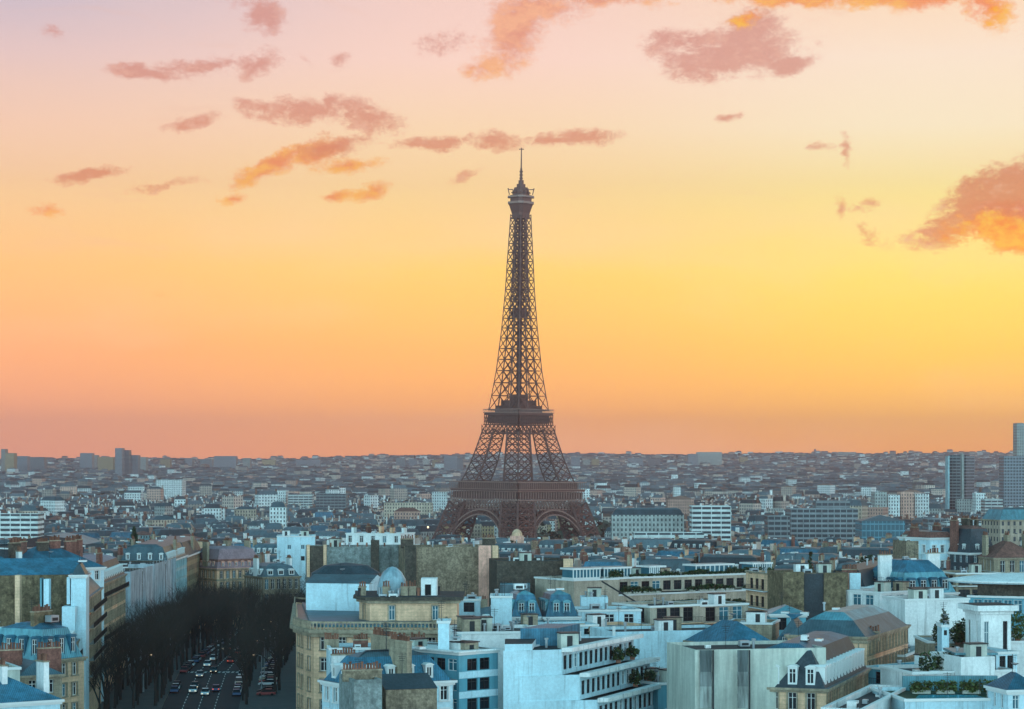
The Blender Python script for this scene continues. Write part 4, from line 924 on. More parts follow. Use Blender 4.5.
# stair-stepped white building
d = (.394, .919); Pk = lambda k: (6.9+k*2.5, 322)
def stp(k, L=29, sh=0): a = Pk(k); return [(-1.2-sh, 320), (a[0], a[1]), (a[0]+d[0]*L, a[1]+d[1]*L), (-1.2-sh+d[0]*L, 320+d[1]*L)]
b = building('tall white building with blank front wall and stair-stepped dark terraces', stp(2), 48.6, name='stepped_building', topz=49.5)
levels = [(0, 48.9, 45.4), (1, 45.4, 41.9), (2, 41.9, 38.4), (3, 38.4, 22)]
for k, zt, zb in levels:
    vol(b, stp(k), zb, zt, 'bluewhite', dict(w=1.5, h=2.0, sp=2.0, fh=3.4, n=1 if k < 3 else 4, top=.9, mg=.3, style='dark'), blank=(0,), roof='flat', rmat='gravel', par=.25, cornice=False)
    a = Pk(k); m = MB(); q = [(a[0]+.0, a[1]-.1), (a[0]+1.5, a[1]+.3), (a[0]+1.5+d[0]*29, a[1]+d[1]*29), (a[0]+d[0]*29, a[1]+d[1]*29)]
    m.prism(q, zt-.35, zt+.25, 'white', top='white', bot=True); m.obj('terrace_band', b['_root'])
m = MB(); pp = stp(0); pp = inset(pp, .2); m.prism([(-1, 320.3), (2.8, 320.7), (3.4, 330), (-1, 330)], 48.9, 49.8, 'bluewhite', top='gravel'); m.obj('upper_parapet', b['_root'])
m = MB(); m.prism([(1.2, 331), (6.5, 331.5), (10, 341), (5, 341)], 48.7, 51.2, 'bluezinc', top='bluezinc'); m.obj('blue_roof_box', b['_root'])
for k in range(6): m = MB(); m.box(4+k*1.1, 4.7+k*1.1, 333+k*1.6, 334+k*1.6, 48.6, 50, random.choice(('white', 'tank'))); m.obj('vent_box', b['_root'])
finish(b)
for k, (s, z_) in enumerate(((0, 45.45), (0, 45.45), (1, 41.95), (1, 41.95))):
    a = Pk(s); t = 19+(k % 2)*6; shrub(a[0]+1.2+d[0]*t, a[1]+d[1]*t, z_+.1, 2.2-.3*(k % 2), 1.8, ('tall dark bush at the middle of the upper stair-stepped terrace', 'dark bush at the far end of the upper stair-stepped terrace', 'low dark bush near the middle of the second stair-stepped terrace', 'dark bush at the far end of the second stair-stepped terrace')[k], group='bushes on the stair-stepped terraces')
# cyan-white wall with blue hip roof
b = h_simple('cyan-white blank wall block with a drainpipe, right of the stepped building', 613, 382, 732, 388, 632, 12, 'bluewhite', None, roof='flat', rmat='gravel', cornice=False, name='blank_wall_block', sky_=6)
m = MB(); m.tube((X_(614, 381), 381.5, 25), (X_(614, 381), 381.5, b['z']+1), .28, .28, 'white', 8); m.obj('drainpipe', b['_root']); finish(b)
b = h_simple('pyramid blue roof beside the cyan-white blank wall', 730, 372, 774, 376, 646, 13, 'stone', None, roof='hip', rmat='bluezinc', mh=3.6, name='blue_roofed_building'); finish(b)
b = h_simple('small bright blue flat roof tucked beside the streaked concrete wall', 658, 342, 692, 345, 683, 9, 'cyan', None, roof='flat', rmat='bluezinc', name='low_roofed_building'); finish(b)
b = h_simple('pale concrete blank wall with two black vertical stains', 695, 318, 826, 322, 650, 14, 'concrete', None, roof='flat', rmat='gravel', cornice=False, name='stained_wall_block', sky_=4)
for px, w in ((706, 1.7), (743, 1.5)):
    q = MB(); x_ = X_(px, 317.6)
    for j in range(8):
        zz = b['z']-j*1.0; ww = w*(1-.03*(j % 3)); q.face([(x_-ww/2, 318-.12+px*.00-.0+.0125*(px-695)/10, zz-1), (x_+ww/2, 318-.12+.0125*(px-695)/10, zz-1), (x_+ww/2, 318-.12+.0125*(px-695)/10, zz), (x_-ww/2, 318-.12+.0125*(px-695)/10, zz)], 'concrete_dark' if j < 3 else 'stain_mid' if j < 5 else 'stain_pale')
    q.box(x_+w/2+.05, x_+w/2+.25, 317.5, 318.1, 25, b['z'], 'dark'); q.obj('stained_flue', b['_root'])
finish(b)
p = rectp(826, 318, 868, 350, 12); zt = Z_(689, 318); b = building('dark slate mansard with four slanting pale dormers beside the stained concrete wall', p, zt)
b['minw'] = 11; vol(b, p, 20, zt, 'cream', dict(w=1.2, h=2.4, sp=2.6, fh=3.2, n=4, top=.6), roof='mansard', rmat='slate', mh=5, mi=2.4, dorm=2.5, dw=1.3, dh=2.4, topmat='bluezinc'); finish(b)
b = h_simple('rumpled blue roof above the dark slate mansard', 795, 350, 842, 352, 661, 12, 'stone', None, roof='hip', rmat='cyanzinc', mh=2.6, name='blue_roofed_building'); finish(b)
# ------------------------------------------------------------------ right
b = h_simple('cream building end with one dark balconied window left of the olive walls', 768, 476, 784, 477, 573, 12, 'cream', dict(w=1.8, h=2.2, sp=3, fh=3.6, n=5, top=1.4, style='dark', bal='all', bd=1.0), roof='flat', rmat='gravel', sky_=2); finish(b)
b = h_simple('twin olive rubble walls with a dark recess between them', 783, 462, 848, 464, 573, 12, 'rubble', None, roof='flat', cornice=False, name='rubble_party_wall', sky_=6)
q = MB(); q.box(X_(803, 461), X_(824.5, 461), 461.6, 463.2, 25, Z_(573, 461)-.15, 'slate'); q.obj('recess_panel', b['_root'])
q = MB(); q.box(X_(783, 461), X_(804, 461), 461.0, 462.5, 25, Z_(572, 461), 'rubble'); q.obj('buttress_wall', b['_root']); q = MB(); q.box(X_(824, 461), X_(846, 461), 461.0, 462.5, 25, Z_(573, 461), 'rubble'); q.obj('buttress_wall', b['_root']); finish(b)
m = None
b = h_simple('pink and lilac chimney block atop the olive rubble walls', 841, 466, 861, 466, 573, 4, 'pink', None, roof='flat', cornice=False, name='pink_chimney_block', walls={1: 'bluewhite'}); b['ztop'] = b['z']
q = MB(); q.box(X_(850, 465), X_(861, 465), 465.4, 466.2, Z_(590, 465), b['z'], 'bluewhite'); q.obj('painted_flue', b['_root']); chims(b, 1, 'brick', .6, 3, 8, across=False); finish(b)
b = h_simple('white house with teal bay windows under a brick-edged roof, right of the olive walls', 846, 462, 880, 455, 590, 12, 'white', dict(w=2.2, h=2.2, sp=3.3, fh=3.2, n=4, top=.7, style='blue'), roof='flat', rmat='brick', sky_=3); finish(b)
p = rectp(872, 466, 906, 500, 12); zt = Z_(602, 466); b = building('steep mansard with diagonal rows of white dormers right of the white bay-window house', p, zt)
b['minw'] = 11; vol(b, p, 20, zt, 'white', dict(HW1, n=4), roof='mansard', rmat='slate', mh=6.2, mi=3.4, dorm=2.3, dw=1.4, dh=2.2); finish(b)
b = h_simple('large blue hipped roof with blue mansard windows at right', 903, 470, 957, 476, 594, 16, 'bluezinc', None, roof='mansard', rmat='cyanzinc', mh=4.2, mi=1.8, dorm=2.7, darch=True, dw=1.7, dh=2.4, dmat='bluezinc', topmat='bluezinc', crown=2.4, name='blue_roofed_building')
chims(b, 2, ['white', 'tank'], 1.0, 3, 5, across=False, v_=.5); finish(b)
b = h_simple('broad pale cream blank wall below the large blue hipped roof', 905, 418, 969, 421, 599, 10, 'white', None, roof='flat', rmat='gravel', name='blank_wall_block', sky_=8); finish(b)
b = h_simple('tan blank tower wall left of the white six-window house', 906, 640, 931, 641, 541, 12, 'rubble_brown', None, roof='flat', cornice=False, name='tan_party_wall'); chims(b, 1, 'brick', 1, 3, 7, across=False) if b.setdefault('ztop', b['z']) else None; finish(b)
b = h_simple('bright white-blue house front with six small windows at right', 930, 636, 955, 640, 538, 14, 'bluewhite', dict(w=1.3, h=2.2, sp=2.9, fh=4.3, n=5, top=2.0), roof='mansard', rmat='brick', mh=1.6, mi=1.2, crown=.3); chims(b, 2, 'brick', 1, 3, 7); finish(b)
b = h_simple('teal attic house with one dormer right of the six-window house', 955, 640, 972, 640, 556, 14, 'w_teal', dict(HW1, n=3), roof='mansard', rmat='cyanzinc', mh=5, mi=1.5, dorm=4); finish(b)
b = h_simple('very dark tall mansard house with brick edge near the right border', 970, 630, 996, 634, 553, 16, 'slate', dict(HW1, n=3, style='blue'), roof='mansard', rmat='slate', mh=6.5, mi=1.6, dorm=3.2, topmat='brick'); chims(b, 3, ['brick', 'dark_masonry'], 1.6, 3, 7); finish(b)
b = h_simple('stone house with brown hipped roof at the right border', 994, 620, 1040, 622, 558, 16, 'stone', dict(w=1.4, h=3.2, sp=2.7, fh=4.2, n=3), roof='hip', rmat='brick', mh=4.5); chims(b, 3, ['stone'], 1.4, 3, 7); finish(b)
b = h_simple('teal-domed apartment block near the right border, behind the brown roof', 1000, 900, 1045, 905, 520, 16, 'w_cream', None, roof='mansard', rmat='cyanzinc', mh=4, mi=2); finish(b)
b = h_simple('dark open-fronted balcony block beneath the dark mansard house', 956, 560, 1000, 562, 573, 14, 'stone', dict(w=3, h=2.2, sp=3.5, fh=3.3, n=4, style='dark', bal='all', bd=1.3), roof='flat', rmat='gravel', sky_=4); finish(b)
# canopy-roofed building
p = rectp(968, 442, 1048, 436, 16); zt = Z_(596, 440); b = building('glass storey under a thin white curved canopy roof at the right edge', p, zt, name='canopy_building', topz=50)
vol(b, p, 20, zt, 'cyan', dict(w=1.6, h=2.6, sp=1.9, fh=3.6, n=1, style='blue'), roof='flat', rmat='gravel')
vol(b, inset(p, 1.5), zt, zt+2.4, 'dark_masonry', None, roof='none', cornice=False)
q = MB(); cxq, cyq = X_(1025, 446), 448
q.lathe(cxq, cyq, [(14.5, zt+2.5), (14.8, zt+2.65), (13.5, zt+2.95), (9, zt+3.5), (4, zt+3.9), (.1, zt+4.0)], 'white', 40, sy=.8); smooth(q.obj('canopy_roof', b['_root'])); q = MB(); q.prism([(cxq+14.4*cos(t*pi/20), cyq+11.4*sin(t*pi/20)) for t in range(40)], zt+2.35, zt+2.49, 'bluewhite', top='white', bot=True); q.obj('canopy_rim', b['_root']); finish(b)
# haussmann block 806-905
p = rectp(866, 372, 908, 400, 13); zt = Z_(637, 372); b = building('pale stone building with a curved zinc roof and row of tall windows, lower right', p, zt, topz=zt+4)
b['minw'] = 12; vol(b, p, 20, zt, 'cream', dict(w=1.2, h=2.2, sp=2.3, fh=3.3, n=4, top=.8, bal=(1,), slab='stone'), roof='mansard', rmat='zinc', mh=2.4, mi=2.6, topmat='cyanzinc', crown=1.2); finish(b)
b = h_simple('flat-roofed cream front with a dark parapet left of the curved zinc roof', 806, 375, 867, 372, 640, 13, 'cream', dict(w=1.8, h=1.3, sp=5, fh=3.2, n=2, top=1.4, style='dark'), roof='flat', rmat='gravel', sky_=8); b['ztop'] = b['z']; chims(b, 4, ['stone', 'white'], .9, 2.5, 6, across=False, v_=.6); finish(b)
b = h_simple('low balustraded stone wing behind the teal balcony building', 905, 392, 936, 420, 655, 10, 'stone', dict(w=1.2, h=2.0, sp=2.2, fh=3.3, n=3, top=.9, bal=(0,), slab='stone'), roof='flat', rmat='paleflat'); finish(b)
b = h_simple('blue balcony building stepping down beside the planted terrace', 866, 352, 906, 346, 666, 12, 'cyan', dict(w=1.6, h=1.8, sp=2.6, fh=2.9, n=4, style='dark', bal=(0, 1), slab='bluewhite'), roof='flat', rmat='cyanzinc', sky_=3); finish(b)
b = h_simple('small columned roof loggia below the olive rubble walls', 771, 418, 806, 418, 614, 9, 'cyan', dict(w=1.6, h=2.2, sp=2.3, fh=3, n=1, style='dark'), roof='hip', rmat='cyanzinc', mh=1.4, name='roof_loggia'); finish(b)
b = h_simple('steep ribbed teal mansard left of the flat cream front', 770, 396, 808, 394, 647, 11, 'stone', dict(HW1, n=2), roof='mansard', rmat='zinc', mh=4.6, mi=3, dorm=1.8, dw=1.0, dh=1.5, dmat='bluezinc', topmat='bluezinc'); finish(b)
b = h_simple('low green-grey terrace building above the pyramid blue roof', 726, 402, 772, 400, 622, 9, 'stone', None, roof='flat', rmat='paleflat', sky_=5); finish(b)
# roof pavilion with slab top
p = rectp(981, 352, 1011, 353, 6); zt = Z_(611, 352); b = building('white roof pavilion with a thick slab top and two dark slots at right', p, zt, name='roof_pavilion')
vol(b, p, 22, zt, 'white', dict(w=.75, h=5.4, sp=3.0, fh=7, n=1, top=1.6, mg=.1, style='dark'), roof='flat', cornice=False)
q = MB(); q.prism(inset(p, -.9), zt, zt+.85, 'white', top='gravel', bot=True); q.prism(inset(p, -.3), zt-.5, zt-.002, 'white', bot=True); q.obj('roof_slab', b['_root']); finish(b)
b = h_simple('planted roof terrace deck in front of the pale cream wall', 928, 366, 982, 366, 641, 12, 'stone', dict(HW1, n=2), roof='flat', rmat='paleflat', name='roof_terrace', par=.3); tz = b['z']; finish(b)
m = MB()
b = h_simple('white roof cabin with a small blue window on the planted terrace', 942, 356, 949, 356, 625, 4, 'bluewhite', dict(w=.5, h=.8, sp=3, fh=4, n=1, top=.8, mg=.1, style='dark'), roof='flat', name='roof_cabin_block'); finish(b)
sp = [(938, 'dark bushy shrub at the left end of the planted roof terrace', 4.2), (946, 'tall slim dark shrub behind the white roof cabin', 6), (956, 'round dark shrub in the middle of the planted terrace', 4.2), (964, 'rust-tinged dark shrub right of the middle on the planted terrace', 4.6), (971, 'dark leafy shrub touching the slab-topped pavilion', 5), (977, 'low dark shrub at the foot of the slab-topped pavilion', 3.2)]
for i, (px, lb, h) in enumerate(sp): shrub(X_(px, 362), 361+i % 2*2, tz-.2 if i != 1 else tz, h*.8, 2.1 if i != 1 else 1.4, lb, group='shrubs on the planted roof terrace', cat='shrub')
b = h_simple('white roof ledge holding green hedge beside the slab-topped pavilion', 1011, 356, 1045, 356, 641, 12, 'white', None, roof='flat', rmat='paleflat', name='white_terrace_block'); shrub(X_(1019, 358), 359, b['z']-.3, 4.4, 3.2, 'large green and yellow bush right of the slab-topped pavilion', cat='shrub', group='shrubs on the planted roof terrace', m='leafl'); finish(b)
# white terrace building, right bottom
p = rectp(913, 322, 1014, 326, 11); b = building('white terrace building with a stepped blank parapet wall, lower right', p, Z_(671, 322), name='white_terrace_building', topz=Z_(656, 322))
vol(b, p, 22, Z_(672, 322), 'white', None, roof='flat', rmat='gravel')
vol(b, rectp(961, 321.6, 995, 323, 10), Z_(672, 322)-6, Z_(657, 322), 'white', None, roof='flat', rmat='gravel', cornice=False)
q = MB(); q.box(X_(955, 325), X_(998, 325), 325, 334, Z_(657, 322)+.01, Z_(657, 322)+.35, 'cyanzinc'); q.obj('roof_sheet', b['_root'])
vol(b, rectp(996, 330, 1017, 331, 9), 30, Z_(652, 330), 'bluewhite', dict(w=1.0, h=2.1, sp=1.25, fh=3, n=1, top=.6, mg=.2, style='dark'), roof='flat', rmat='gravel')
finish(b)
shrub(X_(937, 328), 327.5, Z_(672, 322)-.5, 2.7, 1.8, 'long dark clipped hedge on the white terrace building', name='hedge_trough', cat='hedge', group=None, box=True, dx=5.0)
# courtyard with pool-blue roof
b = h_simple('green courtyard roof garden with a bright blue pool in the lower right corner', 905, 300, 1040, 302, 699, 16, 'bluewhite', None, roof='flat', rmat='leaf', name='roof_garden', par=.5)
q = MB(); pz = b['z']-.45; q.prism([(X_(915, 302), 302), (X_(988, 302), 302), (X_(984, 302), 307.5), (X_(926, 302), 307.5)], pz, pz+.25, 'paving', top='water'); q.obj('pool', b['_root'])
q = MB(); q.box(X_(905, 314), X_(1000, 314), 315.5, 316.4, pz, pz+2.0, 'cyanzinc'); q.obj('garden_wall', b['_root']); finish(b)
for i, px in enumerate((922, 946, 972, 996)):
    shrub(X_(px, 311), 311.5, pz, 1.7, 1.5, 'low green hedge on the roof garden, %s from the left' % ('first', 'second', 'third', 'fourth')[i], name='hedge_trough', cat='hedge', group='hedges round the blue pool', box=True, dx=3.0, m='leafl')
p = rectp(862, 288, 908, 318, 5); b = building('low building edge with a bright slanting white parapet near the lower right garden', p, 44, name='parapet_building')
vol(b, p, 22, Z_(709, 288), 'white', None, roof='flat', rmat='gravel', par=.8); finish(b)
b = h_simple('small white gabled house with a blue door at the right bottom edge', 1008, 296, 1040, 297, 690, 6, 'bluewhite', dict(w=.9, h=1.8, sp=2.2, fh=3, n=2, style='blue'), roof='hip', rmat='bluezinc', mh=2); finish(b)
# ------------------------------------------------------------------ ground, avenue
ys = [-400, 0, 300, 560, 680, 800, 900, 1000, 1125, 1250, 1375, 1500, 2000, 2600, 3200, 3800]+list(range(4100, 14001, 300))
gx = [-1, -.75, -.5]+[round(-.4+.02*i, 3) for i in range(41)]+[.5, .75, 1]
gm = MB(); k = gm.mi('asphalt'); idx = {}
for j, y_ in enumerate(ys):
    w_ = 900+max(0, y_)*.36
    for i, t in enumerate(gx): gm.v.append((t*w_, y_, ground(t*w_, y_)))
n_ = len(gx)
gm.mats.append(M['far_tree']); 
for j in range(len(ys)-1):
    for i in range(n_-1): gm.f.append((j*n_+i, j*n_+i+1, (j+1)*n_+i+1, (j+1)*n_+i)); gm.m.append(0 if ys[j] < 3800 else 1); gm.uv.append(None)
gobj = gm.obj('ground'); gobj['kind'] = 'structure'; gobj['label'] = 'city ground falling away to the river and rising to far hills'
AVL = [(300, -70), (453, -83), (488, -87), (560, -94), (660, -98.5), (765, -103)]
AVR = [(300, -27), (377, -33.5), (440, -41), (560, -52), (660, -58), (765, -61)]
def lx(p, y): return lerp(p, y)
def strip(name, fa, fb, dz, m, y0=330, y1=755, thick=None, kind=None):
    b = MB(); st = [y0+(y1-y0)*i/40 for i in range(41)]+[560]; st = sorted(set(st))
    for a, c in zip(st, st[1:]):
        P = lambda x_, y_, z_=dz: (x_, y_, ground(x_, y_)+z_)
        b.face([P(fa(a), a), P(fb(a), a), P(fb(c), c), P(fa(c), c)], m)
        if thick: b.face([P(fb(a), a, 0), P(fb(c), c, 0), P(fb(c), c), P(fb(a), a)], 'stone'); b.face([P(fa(c), c, 0), P(fa(a), a, 0), P(fa(a), a), P(fa(c), c)], 'stone')
    o = b.obj(name); o['kind'] = kind or 'structure'; return o
strip('avenue', lambda y: lx(AVL, y)+.2, lambda y: lx(AVR, y)-.2, .02, 'asphalt')
strip('pavement', lambda y: lx(AVL, y), lambda y: lx(AVL, y)+13.5, .15, 'paving', thick=1)
strip('pavement', lambda y: lx(AVR, y)-12, lambda y: lx(AVR, y), .15, 'paving', thick=1)
b = MB(); y_ = 345
while y_ < 750:
    for t in (.43, .51, .59):
        f = lambda y: lx(AVL, y)+(lx(AVR, y)-lx(AVL, y))*t
        b.face([(f(y_)-.09, y_, ground(0, y_)+.03), (f(y_)+.09, y_, ground(0, y_)+.03), (f(y_+3)+.09, y_+3, ground(0, y_+3)+.03), (f(y_+3)-.09, y_+3, ground(0, y_+3)+.03)], 'paint')
    y_ += 6
for yc in (560, 640): 
    for k in range(14): x_ = lx(AVL, yc)+15+k*1.1; b.face([(x_, yc, ground(0, yc)+.034), (x_+.6, yc, ground(0, yc)+.034), (x_+.6, yc+3, ground(0, yc+3)+.034), (x_, yc+3, ground(0, yc+3)+.034)], 'paint')
b.obj('road_markings')['kind'] = 'structure'

# ------------------------------------------------------------------ city packed round the hand-built houses
def sat(p, q):
    for A_, B_ in ((p, q), (q, p)):
        for i in range(len(A_)):
            a, c = A_[i], A_[(i+1) % len(A_)]; nx, ny = c[1]-a[1], a[0]-c[0]
            if min(nx*(v_[0]-a[0])+ny*(v_[1]-a[1]) for v_ in B_) > -1e-6: return False
    return True
HERO = [(inset(p, -1.2) if len(p) == 4 else p, zt) for p, zt, _ in OCC]
HB = [(min(v_[0] for v_ in p), max(v_[0] for v_ in p), min(v_[1] for v_ in p), max(v_[1] for v_ in p), p) for p, _ in HERO]
corr = [(lx(AVL, y)-1, y) for y in (765, 660, 560, 488, 453, 300)][::-1]; 
def blocked(p):
    x0, x1, y0, y1 = min(v_[0] for v_ in p), max(v_[0] for v_ in p), min(v_[1] for v_ in p), max(v_[1] for v_ in p)
    cx_, cy_ = (x0+x1)/2, (y0+y1)/2
    if cy_ < 790 and x1 > lx(AVL, cy_)-1 and x0 < lx(AVR, cy_)+1: return True
    if hypot(cx_-TX, cy_-TY) < 112: return True
    if 1750 < cy_ < 2650 and abs(cx_-TX+10-(cy_-1750)*.25) < 70: return True
    if 1500 < cy_ < 1625: return True
    return any(x1 > a and x0 < b_ and y1 > c and y0 < d_ and sat(p, q) for a, b_, c, d_, q in HB)
# landmarks placed individually in the middle distance
MID = []
def mid(label, pl, pr, top, Y, dep, mat, roof='flat', rmat='far_roof', skew=0, name='office_block', cat='building', group=None, mh=3.5, Yr=None):
    p = rectp(pl, Y, pr, Yr or Y, dep); z = Z_(top, Y); b = building(label, p, z, name=name, cat=cat, det=0, group=group); b['minw'] = dep; b['topmat'] = 'zinc'
    vol(b, p, b['zb']-1, z, mat, None, roof=roof, rmat=rmat, mh=mh, mi=2, cornice=False, par=.8); HB.append((min(v_[0] for v_ in p), max(v_[0] for v_ in p), min(v_[1] for v_ in p), max(v_[1] for v_ in p), p)); b['p'] = p; b['z'] = z; b['ztop'] = z; return b
mid('long white banded block at the left border, mid-distance', -20, 38, 514, 1380, 18, 'w_band')
mid('pale cyan slab block standing above the roofs on the left', 156, 182, 480, 3300, 40, 'w_white')
mid('dark teal low office block left of the tower, beyond the trees', 316, 346, 494, 2500, 30, 'w_bandd')
mid('pale blue-white block near the left quarter of the far city', 257, 286, 491, 2700, 30, 'w_white'); mid('banded grey block beside the pale blue-white one', 288, 312, 495, 2680, 25, 'w_band')
mid('long beige block with even windows left of the tower base', 384, 432, 503, 2150, 20, 'w_cream')
mid('white block with dark side just left of the tower, far', 432, 447, 492, 2500, 20, 'w_white')
mid('long low palace-like block with dark mansard right of the tower', 612, 684, 515, 1450, 18, 'w_grey', 'mansard', 'slate')
mid('horizontally banded office slab right of the dark mansard palace', 692, 731, 506, 1430, 20, 'w_band'); mid('long pale building with a row of dark windows, right of the tower base', 634, 704, 533, 1120, 16, 'w_band')
mid('very wide grey grid office block, right middle distance', 791, 858, 509, 1500, 30, 'w_bandd'); mid('narrow upper storey of the wide grey office area', 816, 850, 501, 1560, 18, 'w_bandd')
mid('low dark slab at the left of the wide grey office block', 768, 790, 516, 1440, 20, 'w_bandd')
mid('teal glass hall with a pale roof, right middle distance', 862, 905, 521, 1230, 24, 'w_glass', 'hip', 'zinc', mh=3)
for i, (a, c, t, m_) in enumerate(((875, 887, 492, 'w_grey'), (888, 900, 495, 'w_white'), (901, 914, 492, 'w_pink'), (915, 929, 494, 'w_white'))):
    mid(('grey leftmost slab of the four joined blocks before the glass tower', 'white second slab of the four joined blocks before the glass tower', 'rosy third slab of the four joined blocks before the glass tower', 'white rightmost slab of the four joined blocks before the glass tower')[i], a, c, t, 2100+i*12, 22, m_, group='joined blocks before the glass tower')
mid('reddish low roofline, its glow put into the colour, right of the tower, far', 668, 694, 499, 2450, 30, 'w_pink', 'hip', 'far_roofb'); mid('small white tower block above the reddish roofline', 674, 681, 487, 3000, 20, 'w_white')  # pink walls and tile roof carry the red light in their colour
mid('dark blue block below the glass tower', 928, 948, 519, 1500, 20, 'w_bandd'); mid('white and rose banded low block under the glass tower', 947, 985, 522, 1450, 20, 'w_band')
mid('pale slab right of the glass tower', 976, 985, 493, 2300, 18, 'w_white'); mid('white banded low block between the two right-hand towers', 985, 1003, 499, 2200, 20, 'w_band')
b = mid('two-toned glass tower with pale fins and a rosy right flank', 949, 966, 455, 2400, 14, 'w_bandd', name='glass_tower', cat='tower block', Yr=2392)
for (a, c, m_, dz) in ((947.5, 949.3, 'w_teal', -1), (961.7, 963.4, 'w_grey', 1.5)):
    q = MB(); q.box(X_(a, 2390), X_(c, 2390), 2388, 2402, b['zb'], b['z']+dz, m_); q.obj('fin', b['_root'])
q = MB(); pp = rectp(966, 2392, 974.5, 2410, 12); q.prism(pp, b['zb'], b['z']-1, 'w_grid', top='far_roof'); q.obj('side_wing', b['_root'])
q = MB(); q.prism(rectp(957, 2376, 973, 2376, 10), b['zb'], Z_(499, 2376), 'w_grey', top='far_roof'); q.obj('podium', b['_root'])
mid('brown gridded tower at the right border', 1004, 1030, 456, 2350, 24, 'w_grid', name='brown_tower', cat='tower block'); mid('tall slim tower rising at the right border behind the brown one', 1017, 1034, 423, 2500, 20, 'w_grey', name='slim_tower', cat='tower block')
sky_l = [(1,5,449,6500),(5,14,453,6300),(16,27,456,6400),(28,44,457,6600),(80,92,453,6800),(92,97,455,6900),(98,113,457,6500),(115,122,448,5900),(122,129,450,5950),(129,138,455,6000),(138,146,457,6500),(160,170,459,7200),(185,192,458,7400),(200,212,459,7400),(214,236,456,7000),(243,250,458,7000),(262,275,460,7600),(296,320,460,7600),(396,405,458,6800),(409,417,459,6900),(423,429,459,6900),(432,440,460,7000),(444,457,456,6500),(457,463,458,6400),(571,580,457,6800),(583,590,460,7000),(592,599,459,7000),(628,643,458,7200),(648,660,459,7300),(688,698,454,7000),(697,722,452,7100),(740,748,457,7900),(762,770,457,8000),(822,828,451,8600),(829,838,453,8600),(838,856,452,8700),(800,806,454,8700),(815,816,449,8800),(872,880,456,8900),(898,903,457,8900),(905,935,457,8800)]
side = lambda a: 'far left' if a < 150 else 'left' if a < 330 else 'just left of the iron tower' if a < 500 else 'just right of the iron tower' if a < 640 else 'right' if a < 800 else 'far right'
cnt = {}
for i, (a, c, t, Y) in enumerate(sky_l):
    m_ = ('w_grey', 'w_tan', 'w_grid', 'w_bandd', 'w_grid')[i % 5]; wd = 'slim' if c-a < 8 else 'broad' if c-a > 15 else 'squarish'
    cn = {'w_grey': 'grey', 'w_tan': 'tan', 'w_bandd': 'dark', 'w_grid': 'brownish'}[m_]; k_ = (side(a)); cnt[k_] = cnt.get(k_, 0)+1
    o_ = ('first', 'second', 'third', 'fourth', 'fifth', 'sixth', 'seventh', 'eighth', 'ninth', 'tenth', 'eleventh', 'twelfth', 'thirteenth')[cnt[k_]-1]
    mid('%s %s high-rise, %s from left on the skyline %s' % (wd, cn, o_, {'far left': 'at far left', 'left': 'at left', 'right': 'at right', 'far right': 'at far right'}.get(k_, k_.replace('the iron ', 'the '))), a, c, t, Y, 40, m_, name='skyline_block', cat='high-rise', group='high-rises on the skyline')
# generic houses
rnd = random.Random(11)
CAND = []
def district_gen(y0, y1, seedstep, sc, hfun, step_ok=True):
    seeds = []; yy = y0-seedstep
    while yy < y1+seedstep:
        w_ = yy*.225+150; xx = -w_
        while xx < w_: seeds.append((xx+rnd.uniform(-.4, .4)*seedstep, yy+rnd.uniform(-.4, .4)*seedstep, rnd.choice((-.6, -.35, -.12, .05, .2, .5, .75, -.8))+rnd.uniform(-.1, .1))); xx += seedstep
        yy += seedstep
    cell = {}
    for i, s in enumerate(seeds): cell.setdefault((int(s[0]//seedstep), int(s[1]//seedstep)), []).append(i)
    def near(x_, y_):
        best, bi = 1e18, -1; a, c = int(x_//seedstep), int(y_//seedstep)
        for u in (-1, 0, 1):
            for v_ in (-1, 0, 1):
                for i in cell.get((a+u, c+v_), ()):
                    d_ = (seeds[i][0]-x_)**2+(seeds[i][1]-y_)**2
                    if d_ < best: best, bi = d_, i
        return bi
    for si, (sx, sy, an) in enumerate(seeds):
        co, sn = cos(an), sin(an); R_ = seedstep*1.1; v_ = -R_; row = 0
        while v_ < R_:
            dep = rnd.uniform(11, 14)*sc; u = -R_+rnd.uniform(0, 10)
            while u < R_:
                fr = rnd.uniform(13, 24)*sc*(.8 if y1 > 3300 else 1)
                cx_, cy_ = sx+(u+fr/2)*co-(v_+dep/2)*sn, sy+(u+fr/2)*sn+(v_+dep/2)*co
                if y0 <= cy_ < y1 and abs(cx_) < cy_*.2212+25+.01*cy_ and near(cx_, cy_) == si and rnd.random() > .05:
                    q = [(sx+a*co-c*sn, sy+a*sn+c*co) for a, c in ((u, v_), (u+fr-.05, v_), (u+fr-.05, v_+dep), (u, v_+dep))]
                    if not blocked(q): CAND.append((cy_, cx_, q, hfun(cx_, cy_), an, dep))
                u += fr+(12*sc if rnd.random() < .14 else 0)
            v_ += dep+(rnd.uniform(4, 8) if row % 2 == 0 else rnd.uniform(9, 14))*sc; row += 1
def hf(x_, y_):
    g = ground(x_, y_)
    if y_ < 620: return rnd.uniform(13, 17.2)*(1 if y_ > 420 else .92)
    if y_ < 900: return rnd.uniform(15.5, 19.5)+(1.5 if rnd.random() < .2 else 0)
    if y_ < 1750:
        h = rnd.uniform(15, 22); c = abs(x_-TX) < 85*(y_/1750)+10
        if c: h = min(h, CAMZ-76*y_/F-g-4.5+rnd.uniform(0, 2))
        return max(h, 8)
    h = rnd.uniform(14, 24) if y_ < 3600 else rnd.uniform(16, 30)
    if rnd.random() < (.015 if y_ < 6500 else .025): h = rnd.uniform(27, 40)
    return h
district_gen(255, 1740, 210, 1.0, hf)
district_gen(1740, 3200, 260, .95, hf)
district_gen(3200, 5600, 380, 1.25, hf)
